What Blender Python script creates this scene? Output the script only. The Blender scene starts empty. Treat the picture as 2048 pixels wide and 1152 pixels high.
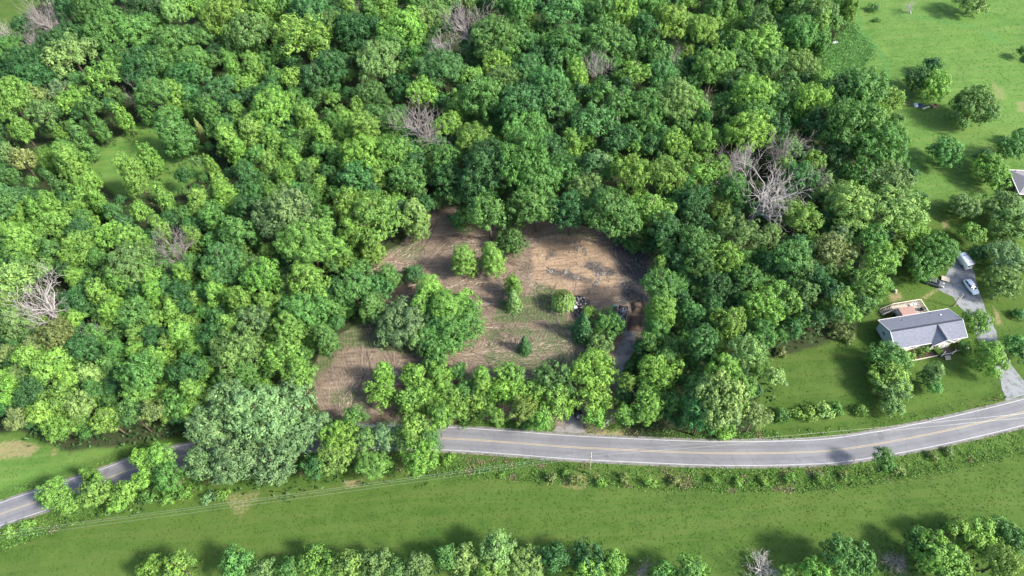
import bpy, bmesh, math, random
import numpy as np
from mathutils import Vector, Matrix

# ------------------------------------------------------------------ camera, sky, sun, exposure
SC = bpy.context.scene
COL = SC.collection
FPX = 1365.0          # focal length in photograph pixels (2048 wide)
CAM_H = 140.0         # the drone's height over the flat ground
PITCH, ROLL = math.radians(37.0), math.radians(-4.5)
CAM_M = (Matrix.Rotation(PITCH, 3, 'X') @ Matrix.Rotation(ROLL, 3, 'Z'))
cam_data = bpy.data.cameras.new('camera')
cam_data.sensor_width = 36.0
cam_data.lens = FPX / 2048.0 * 36.0
cam_data.clip_start = 1.0
cam_data.clip_end = 4000.0
cam = bpy.data.objects.new('camera', cam_data)
COL.objects.link(cam)
cam.matrix_world = Matrix.Translation((0, 0, CAM_H)) @ CAM_M.to_4x4()
SC.camera = cam

SUN_EL, SUN_AZ = math.radians(39.0), (0.91, -0.415)       # the sun stands to the right and a little towards the viewer
world = bpy.data.worlds.new('World')
SC.world = world
world.use_nodes = True
wn = world.node_tree
wn.nodes.clear()
w_out = wn.nodes.new('ShaderNodeOutputWorld')
w_bg = wn.nodes.new('ShaderNodeBackground')
w_sky = wn.nodes.new('ShaderNodeTexSky')
w_sky.sky_type = 'NISHITA'
w_sky.sun_disc = False
w_sky.sun_elevation = SUN_EL
w_sky.sun_rotation = math.atan2(SUN_AZ[0], SUN_AZ[1])
w_sky.air_density = 1.0
w_sky.dust_density = 2.0
w_bg.inputs['Strength'].default_value = 0.15
wn.links.new(w_sky.outputs[0], w_bg.inputs[0])
wn.links.new(w_bg.outputs[0], w_out.inputs[0])

sun_data = bpy.data.lights.new('sun', 'SUN')
sun_data.energy = 3.9
sun_data.angle = math.radians(8.0)
sun_data.color = (1.0, 0.95, 0.85)
sun = bpy.data.objects.new('sun', sun_data)
COL.objects.link(sun)
sdir = Vector((SUN_AZ[0] * math.cos(SUN_EL), SUN_AZ[1] * math.cos(SUN_EL), math.sin(SUN_EL)))
sun.rotation_euler = sdir.to_track_quat('Z', 'Y').to_euler()
sun.location = sdir * 300

SC.view_settings.view_transform = 'Standard'
SC.view_settings.look = 'None'
SC.view_settings.gamma = 1.0
SC.view_settings.use_curve_mapping = False
SC.view_settings.exposure = 1.48
SC.cycles.max_bounces = 6
SC.cycles.diffuse_bounces = 3
SC.cycles.transmission_bounces = 3

rnd = random.Random(7)
rng = np.random.default_rng(11)


def un(x, y, z=0.0):
    """the point at height z that the photograph shows at pixel (x, y)"""
    d = CAM_M @ Vector(((x - 1024) / FPX, -(y - 576) / FPX, -1.0))
    t = (CAM_H - z) / -d.z
    return Vector((d.x * t, d.y * t, z))


def mpp(x, y, z=0.0):
    """metres per photograph pixel there"""
    d = CAM_M @ Vector(((x - 1024) / FPX, -(y - 576) / FPX, -1.0))
    return (CAM_H - z) / -d.z / FPX


MI = CAM_M.transposed()


def project_np(P):
    """world points (n,3) -> photograph pixels (n,2)"""
    A = np.array(MI)
    q = (P - np.array([0, 0, CAM_H])) @ A.T
    return np.stack([1024 + FPX * q[:, 0] / -q[:, 2], 576 - FPX * q[:, 1] / -q[:, 2]], 1)


# ------------------------------------------------------------------ materials
def new_mat(name):
    m = bpy.data.materials.new(name)
    m.use_nodes = True
    nt = m.node_tree
    nt.nodes.clear()
    out = nt.nodes.new('ShaderNodeOutputMaterial')
    return m, nt, out


def N(nt, kind, **kw):
    n = nt.nodes.new(kind)
    for k, v in kw.items():
        setattr(n, k, v)
    return n


def noise(nt, scale, detail=4.0, rough=0.6, vec=None, dist=0.0):
    n = N(nt, 'ShaderNodeTexNoise')
    n.inputs['Scale'].default_value = scale
    n.inputs['Detail'].default_value = detail
    n.inputs['Roughness'].default_value = rough
    n.inputs['Distortion'].default_value = dist
    if vec is not None:
        nt.links.new(vec, n.inputs['Vector'])
    return n.outputs['Fac']


def math_n(nt, op, a, b=None, clamp=False):
    n = N(nt, 'ShaderNodeMath', operation=op)
    n.use_clamp = clamp
    for i, v in enumerate((a, b)):
        if v is None:
            continue
        if isinstance(v, (int, float)):
            n.inputs[i].default_value = v
        else:
            nt.links.new(v, n.inputs[i])
    return n.outputs[0]


def ramp(nt, fac, lo, hi, smooth=True):
    n = N(nt, 'ShaderNodeMapRange')
    if smooth:
        n.interpolation_type = 'SMOOTHSTEP'
    n.inputs['From Min'].default_value = lo
    n.inputs['From Max'].default_value = hi
    nt.links.new(fac, n.inputs['Value'])
    return n.outputs['Result']


def mixc(nt, fac, a, b, mode='MIX'):
    n = N(nt, 'ShaderNodeMix')
    n.data_type = 'RGBA'
    n.blend_type = mode
    n.clamp_factor = True
    for key, v in (('Factor', fac), ('A', a), ('B', b)):
        s = [i for i in n.inputs if i.name == key and (i.type == 'RGBA' if key != 'Factor' else i.type == 'VALUE')][0]
        if isinstance(v, (tuple, list)):
            s.default_value = (*v[:3], 1.0)
        elif isinstance(v, (int, float)):
            s.default_value = v
        else:
            nt.links.new(v, s)
    return [o for o in n.outputs if o.type == 'RGBA'][0]


def objpos(nt):
    return N(nt, 'ShaderNodeTexCoord').outputs['Object']


def mapped(nt, scale=(1, 1, 1), rot=(0, 0, 0)):
    m = N(nt, 'ShaderNodeMapping')
    m.inputs['Scale'].default_value = scale
    m.inputs['Rotation'].default_value = rot
    nt.links.new(objpos(nt), m.inputs['Vector'])
    return m.outputs[0]


def bump(nt, height, strength, dist=0.1):
    b = N(nt, 'ShaderNodeBump')
    b.inputs['Strength'].default_value = strength
    b.inputs['Distance'].default_value = dist
    nt.links.new(height, b.inputs['Height'])
    return b.outputs[0]


def simple(name, col, rough=0.7, metal=0.0, var=0.25, scale=3.0, spec=0.3, bumps=0.0):
    """a plain painted / wooden / metal surface with uneven tone and wear"""
    m, nt, out = new_mat(name)
    p = N(nt, 'ShaderNodeBsdfPrincipled')
    v = objpos(nt)
    f = noise(nt, scale, 5, 0.65, v)
    c = mixc(nt, f, tuple(x * (1 - var) for x in col), tuple(min(1, x * (1 + var)) for x in col))
    nt.links.new(c, p.inputs['Base Color'])
    p.inputs['Roughness'].default_value = rough
    p.inputs['Metallic'].default_value = metal
    p.inputs['Specular IOR Level'].default_value = spec
    if bumps:
        nt.links.new(bump(nt, noise(nt, scale * 6, 3, 0.6, v), bumps, 0.05), p.inputs['Normal'])
    nt.links.new(p.outputs[0], out.inputs[0])
    return m


def attr(nt, name, kind='GEOMETRY'):
    a = N(nt, 'ShaderNodeAttribute')
    a.attribute_name = name
    a.attribute_type = kind
    return a


def leaf_material(name='leaf', use_object=True, base=(0.06, 0.12, 0.03), trans=0.18):
    """leaves: the tree's own colour (object colour), varied leaf by leaf and clump by clump"""
    m, nt, out = new_mat(name)
    t = attr(nt, 'tint').outputs['Fac']
    if use_object:
        c0 = N(nt, 'ShaderNodeObjectInfo').outputs['Color']
    else:
        c0 = None
    dark = mixc(nt, 1.0, c0 if c0 else base, (0.42, 0.55, 0.56), 'MULTIPLY')
    lite = mixc(nt, 1.0, c0 if c0 else base, (1.72, 1.62, 1.25), 'MULTIPLY')
    c = mixc(nt, t, dark, lite)
    d = N(nt, 'ShaderNodeBsdfPrincipled')
    d.inputs['Roughness'].default_value = 0.55
    d.inputs['Specular IOR Level'].default_value = 0.22
    nt.links.new(c, d.inputs['Base Color'])
    tr = N(nt, 'ShaderNodeBsdfTranslucent')
    tc = mixc(nt, 1.0, c, (1.25, 1.3, 0.55), 'MULTIPLY')
    nt.links.new(tc, tr.inputs['Color'])
    mx = N(nt, 'ShaderNodeMixShader')
    mx.inputs[0].default_value = trans
    nt.links.new(d.outputs[0], mx.inputs[1])
    nt.links.new(tr.outputs[0], mx.inputs[2])
    nt.links.new(mx.outputs[0], out.inputs[0])
    return m


def tint_material(name, a, b, rough=0.8, trans=0.0):
    m, nt, out = new_mat(name)
    t = attr(nt, 'tint').outputs['Fac']
    c = mixc(nt, t, a, b)
    d = N(nt, 'ShaderNodeBsdfPrincipled')
    d.inputs['Roughness'].default_value = rough
    d.inputs['Specular IOR Level'].default_value = 0.15
    nt.links.new(c, d.inputs['Base Color'])
    if trans:
        tr = N(nt, 'ShaderNodeBsdfTranslucent')
        nt.links.new(c, tr.inputs['Color'])
        mx = N(nt, 'ShaderNodeMixShader')
        mx.inputs[0].default_value = trans
        nt.links.new(d.outputs[0], mx.inputs[1])
        nt.links.new(tr.outputs[0], mx.inputs[2])
        nt.links.new(mx.outputs[0], out.inputs[0])
    else:
        nt.links.new(d.outputs[0], out.inputs[0])
    return m


# ------------------------------------------------------------------ mesh helpers
def link(o, parent=None):
    COL.objects.link(o)
    if parent is not None:
        o.parent = parent
    return o


def tag(o, label=None, cat=None, group=None, kind=None):
    for k, v in (('label', label), ('category', cat), ('group', group), ('kind', kind)):
        if v:
            o[k] = v
    return o


def empty(name, loc, rz=0.0):
    o = bpy.data.objects.new(name, None)
    o.empty_display_size = 0.5
    o.location = loc
    o.rotation_euler = (0, 0, rz)
    return link(o)


def np_mesh(name, V, F, mat, tint=None, smooth=False):
    """mesh from numpy arrays; F is (n,3) or (n,4)"""
    me = bpy.data.meshes.new(name)
    n, k = F.shape
    me.vertices.add(len(V))
    me.vertices.foreach_set('co', np.ascontiguousarray(V, dtype=np.float32).ravel())
    me.loops.add(n * k)
    me.loops.foreach_set('vertex_index', F.astype(np.int32).ravel())
    me.polygons.add(n)
    me.polygons.foreach_set('loop_start', np.arange(0, n * k, k, dtype=np.int32))
    me.polygons.foreach_set('loop_total', np.full(n, k, dtype=np.int32))
    if smooth:
        me.polygons.foreach_set('use_smooth', np.ones(n, dtype=bool))
    me.update(calc_edges=True)
    if tint is not None:
        a = me.attributes.new('tint', 'FLOAT', 'FACE')
        a.data.foreach_set('value', tint.astype(np.float32))
    if mat:
        me.materials.append(mat)
    return me


class MB:
    """collects simple solids and links them as one mesh object"""
    def __init__(self):
        self.v, self.f = [], []

    def add(self, vs, fs):
        b = len(self.v)
        self.v += [tuple(p) for p in vs]
        self.f += [tuple(b + i for i in f) for f in fs]
        return self

    def box(self, c, s, rz=0.0, top=1.0, ry=0.0):
        """box with centre c and size s, its top face scaled by `top`"""
        vs = []
        R = Matrix.Rotation(rz, 3, 'Z') @ Matrix.Rotation(ry, 3, 'Y')
        for z in (-0.5, 0.5):
            k = top if z > 0 else 1.0
            for x, y in ((-0.5, -0.5), (0.5, -0.5), (0.5, 0.5), (-0.5, 0.5)):
                p = R @ Vector((x * s[0] * k, y * s[1] * k, z * s[2]))
                vs.append((p.x + c[0], p.y + c[1], p.z + c[2]))
        return self.add(vs, [(3, 2, 1, 0), (4, 5, 6, 7), (0, 1, 5, 4), (1, 2, 6, 5), (2, 3, 7, 6), (3, 0, 4, 7)])

    def prism(self, poly, z0, z1):
        n = len(poly)
        vs = [(p[0], p[1], z0) for p in poly] + [(p[0], p[1], z1) for p in poly]
        return self.add(vs, [tuple(range(n - 1, -1, -1)), tuple(range(n, 2 * n))] +
                        [(i, (i + 1) % n, n + (i + 1) % n, n + i) for i in range(n)])

    def beam(self, a, b, w, h):
        """rectangular bar from a to b"""
        a, b = Vector(a), Vector(b)
        d = (b - a).normalized()
        s = d.cross(Vector((0, 0, 1)))
        s = s.normalized() if s.length > 1e-4 else Vector((1, 0, 0))
        u = s.cross(d)
        vs = []
        for p in (a, b):
            for i, j in ((-1, -1), (1, -1), (1, 1), (-1, 1)):
                vs.append(p + s * (i * w / 2) + u * (j * h / 2))
        return self.add(vs, [(3, 2, 1, 0), (4, 5, 6, 7), (0, 1, 5, 4), (1, 2, 6, 5), (2, 3, 7, 6), (3, 0, 4, 7)])

    def tube(self, pts, rad, n=6, cap=True):
        b0 = len(self.v)
        rings = []
        for i, p in enumerate(pts):
            p = Vector(p)
            q = Vector(pts[min(i + 1, len(pts) - 1)]) - Vector(pts[max(i - 1, 0)])
            q = q.normalized() if q.length > 1e-6 else Vector((0, 0, 1))
            s = q.cross(Vector((0.13, 0.31, 0.94)))
            if s.length < 1e-3:
                s = q.cross(Vector((1, 0, 0)))
            s.normalize()
            u = q.cross(s)
            r = rad[i] if isinstance(rad, (list, tuple)) else rad
            ring = []
            for k in range(n):
                a = 2 * math.pi * k / n
                ring.append(len(self.v))
                self.v.append(tuple(p + s * (math.cos(a) * r) + u * (math.sin(a) * r)))
            rings.append(ring)
        for a, b in zip(rings, rings[1:]):
            for k in range(n):
                self.f.append((a[k], a[(k + 1) % n], b[(k + 1) % n], b[k]))
        if cap:
            self.f.append(tuple(reversed(rings[0])))
            self.f.append(tuple(rings[-1]))
        return self

    def mesh(self, name, mat, smooth=False):
        me = bpy.data.meshes.new(name)
        me.from_pydata(self.v, [], self.f)
        if mat:
            me.materials.append(mat)
        if smooth:
            for p in me.polygons:
                p.use_smooth = True
        me.update()
        return me

    def build(self, name, mat, parent=None, smooth=False, bevel=0.0):
        o = bpy.data.objects.new(name, self.mesh(name, mat, smooth))
        link(o, parent)
        if bevel:
            b = o.modifiers.new('bevel', 'BEVEL')
            b.width = bevel
            b.segments = 2
            b.limit_method = 'ANGLE'
        return o


def inside(P, poly):
    """signed distance (positive inside) of points P (n,2) to polygon"""
    poly = np.asarray(poly, float)
    x, y = P[:, 0], P[:, 1]
    ins = np.zeros(len(P), bool)
    dist = np.full(len(P), 1e9)
    n = len(poly)
    for i in range(n):
        a, b = poly[i], poly[(i + 1) % n]
        cond = (a[1] > y) != (b[1] > y)
        with np.errstate(divide='ignore', invalid='ignore'):
            xi = (b[0] - a[0]) * (y - a[1]) / (b[1] - a[1] + 1e-12) + a[0]
        ins ^= cond & (x < xi)
        e = b - a
        t = np.clip(((P - a) @ e) / (e @ e + 1e-9), 0, 1)
        q = a + t[:, None] * e
        dist = np.minimum(dist, np.hypot(P[:, 0] - q[:, 0], P[:, 1] - q[:, 1]))
    return np.where(ins, dist, -dist)


def line_dist(P, line):
    line = np.asarray(line, float)
    dist = np.full(len(P), 1e9)
    for a, b in zip(line, line[1:]):
        e = b - a
        t = np.clip(((P - a) @ e) / (e @ e + 1e-9), 0, 1)
        q = a + t[:, None] * e
        dist = np.minimum(dist, np.hypot(P[:, 0] - q[:, 0], P[:, 1] - q[:, 1]))
    return dist


def gpoly(pts):
    return np.array([tuple(un(x, y).xy) for x, y in pts])


def sstep(d, a, b):
    t = np.clip((d - a) / (b - a), 0, 1)
    return t * t * (3 - 2 * t)


def spline(pts, per=10):
    """Catmull-Rom through 2-D points"""
    P = [np.array(p, float) for p in pts]
    P = [2 * P[0] - P[1]] + P + [2 * P[-1] - P[-2]]
    out = []
    for i in range(1, len(P) - 2):
        for k in range(per):
            t = k / per
            out.append(0.5 * ((2 * P[i]) + (-P[i - 1] + P[i + 1]) * t + (2 * P[i - 1] - 5 * P[i] + 4 * P[i + 1] - P[i + 2]) * t * t
                              + (-P[i - 1] + 3 * P[i] - 3 * P[i + 1] + P[i + 2]) * t ** 3))
    out.append(P[-2])
    return np.array(out)


def offset_line(C, d):
    T = np.gradient(C, axis=0)
    T /= np.linalg.norm(T, axis=1)[:, None]
    return C + np.stack([-T[:, 1], T[:, 0]], 1) * d


def ribbon(name, C, d0, d1, z0, z1, mat, parent=None, thick=0.0, crown=0.0, rows=1):
    """strip along the line C between the offsets d0 and d1"""
    V, F = [], []
    k = rows + 1
    for r in range(k):
        d = d0 + (d1 - d0) * r / rows
        L = offset_line(C, d)
        z = z0 + (z1 - z0) * r / rows
        zz = z + crown * (1 - (d / 3.1) ** 2)
        V.append(np.column_stack([L, np.full(len(L), zz)]))
    n = len(C)
    V = np.concatenate(V)
    for r in range(rows):
        for i in range(n - 1):
            F.append((r * n + i, (r) * n + i + 1, (r + 1) * n + i + 1, (r + 1) * n + i))
    F = np.array(F)
    me = np_mesh(name, V, F, mat)
    a = me.attributes.new('across', 'FLOAT', 'POINT')
    a.data.foreach_set('value', np.repeat(np.linspace(d0, d1, rows + 1), n).astype(np.float32))
    o = bpy.data.objects.new(name, me)
    return link(o, parent)

# ------------------------------------------------------------------ the ground plan (points read from the photograph, laid out on the ground)
ROAD_C = spline([tuple(un(x, y).xy) for x, y in ((-700, 1250), (-320, 1150), (-150, 1089), (0, 1029), (73, 1004), (200, 962), (267, 938), (373, 911),
                 (520, 888), (700, 874), (886, 877), (1016, 885), (1150, 895), (1366, 905), (1480, 907), (1599, 905), (1699, 897), (1866, 867),
                 (2048, 824), (2200, 778), (2420, 690), (2700, 590))], 12)
DIRT = gpoly([(745, 522), (800, 488), (850, 440), (868, 405), (905, 405), (960, 440), (1080, 440), (1180, 455), (1260, 475), (1320, 500), (1312, 560),
              (1300, 620), (1292, 668), (1262, 705), (1246, 740), (1240, 775), (1230, 840), (1200, 868), (1120, 862), (1080, 838), (960, 840), (870, 845), (800, 860), (700, 850),
              (640, 826), (622, 765), (635, 715), (672, 670), (735, 640), (730, 560)])
TAN = gpoly([(1062, 500), (1100, 470), (1160, 470), (1215, 500), (1235, 540), (1225, 590), (1190, 612), (1150, 595), (1105, 575), (1065, 560)])
BURN = [gpoly([(1215, 478), (1262, 485), (1300, 512), (1296, 560), (1290, 600), (1262, 560), (1236, 535)]),
        gpoly([(1170, 520), (1196, 521), (1232, 545), (1215, 552), (1190, 545), (1168, 536)]),
        gpoly([(1095, 535), (1140, 545), (1180, 560), (1170, 568), (1125, 556), (1092, 547)]),
        gpoly([(1240, 560), (1295, 550), (1290, 600), (1240, 606)]),
        gpoly([(1095, 505), (1112, 500), (1108, 515), (1096, 518)]),
        gpoly([(1150, 602), (1180, 612), (1190, 630), (1150, 634)])]
GREEN = [(gpoly([(985, 640), (1000, 600), (1060, 590), (1110, 575), (1130, 600), (1130, 640), (1080, 640), (1040, 645)]), 1.0),
         (gpoly([(960, 660), (1150, 640), (1170, 720), (1120, 760), (960, 730), (975, 690)]), 0.62),
         (gpoly([(1070, 570), (1100, 568), (1112, 600), (1075, 610)]), 1.2),
         (gpoly([(790, 510), (820, 480), (850, 495), (830, 525)]), 0.8),
         (gpoly([(735, 500), (800, 475), (812, 490), (750, 530)]), 0.8),
         (gpoly([(620, 770), (622, 720), (672, 660), (720, 625), (760, 660), (860, 690), (860, 712), (770, 700), (690, 690), (650, 745)]), 0.95),
         (gpoly([(655, 790), (700, 775), (745, 790), (730, 815), (670, 815)]), 0.8),
         (gpoly([(870, 690), (940, 690), (960, 650), (940, 700), (900, 715)]), 0.9),
         (gpoly([(1100, 455), (1180, 462), (1210, 480), (1150, 475), (1105, 466)]), 0.7),
         (gpoly([(1000, 430), (1040, 500), (1010, 510), (985, 480)]), 0.8)]
TRACK = gpoly([(1103, 862), (1172, 868), (1162, 846), (1200, 803), (1232, 772), (1246, 738), (1270, 700), (1274, 655), (1248, 655), (1240, 690), (1221, 730), (1214, 768),
               (1184, 800), (1140, 828), (1126, 842)])
DRIVE = gpoly([(2012, 801), (1994, 742), (1962, 696), (1945, 652), (1925, 620), (1905, 594), (1890, 586), (1874, 578), (1872, 570), (1880, 560), (1892, 550), (1903, 532),
               (1918, 505), (1942, 515), (1952, 565), (1968, 612), (1984, 645), (1998, 680), (2022, 728), (2050, 765), (2085, 782)])
BARE = [(gpoly([(-40, 890), (30, 875), (90, 890), (60, 915), (-40, 925)]), 0.75), (gpoly([(100, 892), (118, 895), (114, 915), (102, 915)]), 0.8),
        (gpoly([(1880, 440), (1900, 440), (1900, 458), (1884, 460)]), 0.75), (gpoly([(1984, 610), (2000, 625), (2006, 650), (1992, 655)]), 0.85),
        (gpoly([(1976, 150), (2012, 180), (2018, 210), (1985, 195)]), 0.55), (gpoly([(1775, 588), (1800, 582), (1812, 600), (1780, 606)]), 0.8),
        (gpoly([(1780, 230), (1798, 232), (1796, 242), (1780, 240)]), 0.6), (gpoly([(1660, 1085), (1700, 1080), (1705, 1095), (1665, 1100)]), 0.0),
        (gpoly([(1150, 855), (1260, 858), (1250, 876), (1160, 874)]), 0.9), (gpoly([(440, 985), (530, 975), (520, 1000), (480, 1040), (460, 1030)]), 0.55),
        (gpoly([(1645, 1095), (1650, 1090), (1655, 1095)]), 0.0), (gpoly([(680, 955), (730, 955), (720, 975), (685, 978)]), 0.7),
        (gpoly([(1840, 596), (1870, 576), (1880, 582), (1846, 604)]), 0.85), (gpoly([(2030, 200), (2060, 200), (2060, 230), (2030, 225)]), 0.6),
        (gpoly([(1650, 740), (1720, 740), (1700, 770), (1640, 765)]), 0.35), (gpoly([(1110, 950), (1180, 945), (1180, 985), (1120, 980)]), 0.6)]
LUSH_LINES = [(gpoly([(1712, 0), (1722, 60), (1755, 95), (1772, 130), (1778, 165)]), 0.55, 1.0), (gpoly([(1640, 125), (1680, 158)]), 0.7, 1.1),
              (gpoly([(1800, 30), (1880, 40), (1950, 55), (2000, 82)]), 1.6, 0.55), (gpoly([(1822, 300), (1830, 345), (1836, 400)]), 0.35, 0.5)]
LUSH = [(gpoly([(1640, 100), (1700, 40), (1752, 90), (1740, 125), (1700, 150), (1665, 150), (1632, 120)]), 1.0)]

WOODS_PX = [[(-300, 900), (-500, -400), (2100, -260), (1745, -60), (1706, 20), (1690, 50), (1638, 90), (1640, 130), (1700, 150), (1790, 190), (1812, 290), (1840, 400),
             (1832, 480), (1775, 570), (1722, 640), (1640, 668), (1545, 690), (1532, 780), (1525, 850), (1250, 852), (1236, 790), (1260, 705), (1292, 660),
             (1302, 520), (1200, 468), (1080, 430), (880, 400), (800, 470), (742, 510), (705, 600), (690, 650), (630, 705), (622, 800), (640, 842),
             (380, 842), (100, 880), (0, 835)]]
GLADES_PX = [[(60, 285), (110, 272), (200, 285), (270, 235), (330, 240), (410, 300), (400, 340), (330, 392), (230, 385), (190, 350), (60, 330)],
             [(1386, -100), (1398, -100), (1402, 45), (1390, 50)], [(-300, -300), (150, -300), (70, 0), (20, 55), (-300, 60)]]
LEFT_LAWN = gpoly([(-300, 840), (100, 885), (260, 885), (180, 935), (60, 985), (-300, 1090)])
MEADOW = gpoly([(1500, -300), (2600, -300), (2400, 560), (2048, 560), (1990, 420), (1830, 420), (1640, 200)])
WOODS = [np.array([tuple(un(x, y, 7.0).xy) for x, y in q]) for q in WOODS_PX]
GLADES = [np.array([tuple(un(x, y, 2.0).xy) for x, y in q]) for q in GLADES_PX]

# masks are ground cover (the wood one darkens for shade too): bare soil, tan subsoil, ash, grass growing back, worn spots, lush growth
GX0, GX1, GY0, GY1, GS = -215.0, 225.0, -5.0, 290.0, 0.85
gx = np.arange(GX0, GX1, GS)
gy = np.arange(GY0, GY1, GS)
XX, YY = np.meshgrid(gx, gy)
GP = np.stack([XX.ravel(), YY.ravel()], 1)


def cover(P):
    """ground cover weights at points P"""
    d = inside(P, DIRT)
    m = {}
    m['dirt'] = sstep(d, -1.6, 1.4)
    m['tan'] = sstep(inside(P, TAN), -2.5, 2.5)
    b = np.zeros(len(P))
    for q in BURN:
        b = np.maximum(b, sstep(inside(P, q), -2.2, 1.6))
    m['burn'] = b
    g = np.zeros(len(P))
    for q, w in GREEN:
        g = np.maximum(g, w * sstep(inside(P, q), -2.5, 2.0))
    m['green'] = g
    g = np.zeros(len(P))
    for q, w in BARE:
        g = np.maximum(g, w * sstep(inside(P, q), -1.2, 1.2))
    m['bare'] = g
    g = np.zeros(len(P))
    for q, w in LUSH:
        g = np.maximum(g, w * sstep(inside(P, q), -1.5, 1.5))
    for q, r, w in LUSH_LINES:
        g = np.maximum(g, w * sstep(-line_dist(P, q), -r * 1.6, -r * 0.4))
    m['lush'] = g
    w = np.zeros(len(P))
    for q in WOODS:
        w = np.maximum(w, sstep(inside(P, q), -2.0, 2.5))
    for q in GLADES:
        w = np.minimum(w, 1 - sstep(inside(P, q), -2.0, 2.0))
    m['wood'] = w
    m['meadow'] = np.maximum(sstep(inside(P, MEADOW), -6.0, 10.0), np.maximum(sstep(inside(P, GLADES[0]), -3.0, 2.0), 0.8 * sstep(inside(P, LEFT_LAWN), -4.0, 4.0)))
    return m


def smooth_noise(P, scale, seed):
    """cheap value noise on the plane"""
    r = np.random.default_rng(seed)
    T = r.random((64, 64))
    q = P / scale + 1000.0
    i = np.floor(q).astype(int)
    f = q - i
    f = f * f * (3 - 2 * f)
    a, b = i[:, 0] % 64, i[:, 1] % 64
    a1, b1 = (a + 1) % 64, (b + 1) % 64
    return (T[a, b] * (1 - f[:, 0]) * (1 - f[:, 1]) + T[a1, b] * f[:, 0] * (1 - f[:, 1]) + T[a, b1] * (1 - f[:, 0]) * f[:, 1] + T[a1, b1] * f[:, 0] * f[:, 1])


ROAD_D = ROAD_C[::2]


def ground_z(P):
    z = (smooth_noise(P, 9.0, 3) - 0.5) * 0.30 + (smooth_noise(P, 3.1, 4) - 0.5) * 0.12
    dr = line_dist(P, ROAD_D)
    keep = sstep(dr, 3.4, 6.5)
    z = z * keep
    # shallow ditch along the road
    z -= 0.35 * np.exp(-((dr - 6.3) / 1.4) ** 2)
    ins = np.maximum(inside(P, DRIVE), inside(P, TRACK))
    z = z * (1 - sstep(ins, -2.0, 0.0))
    return z


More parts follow.
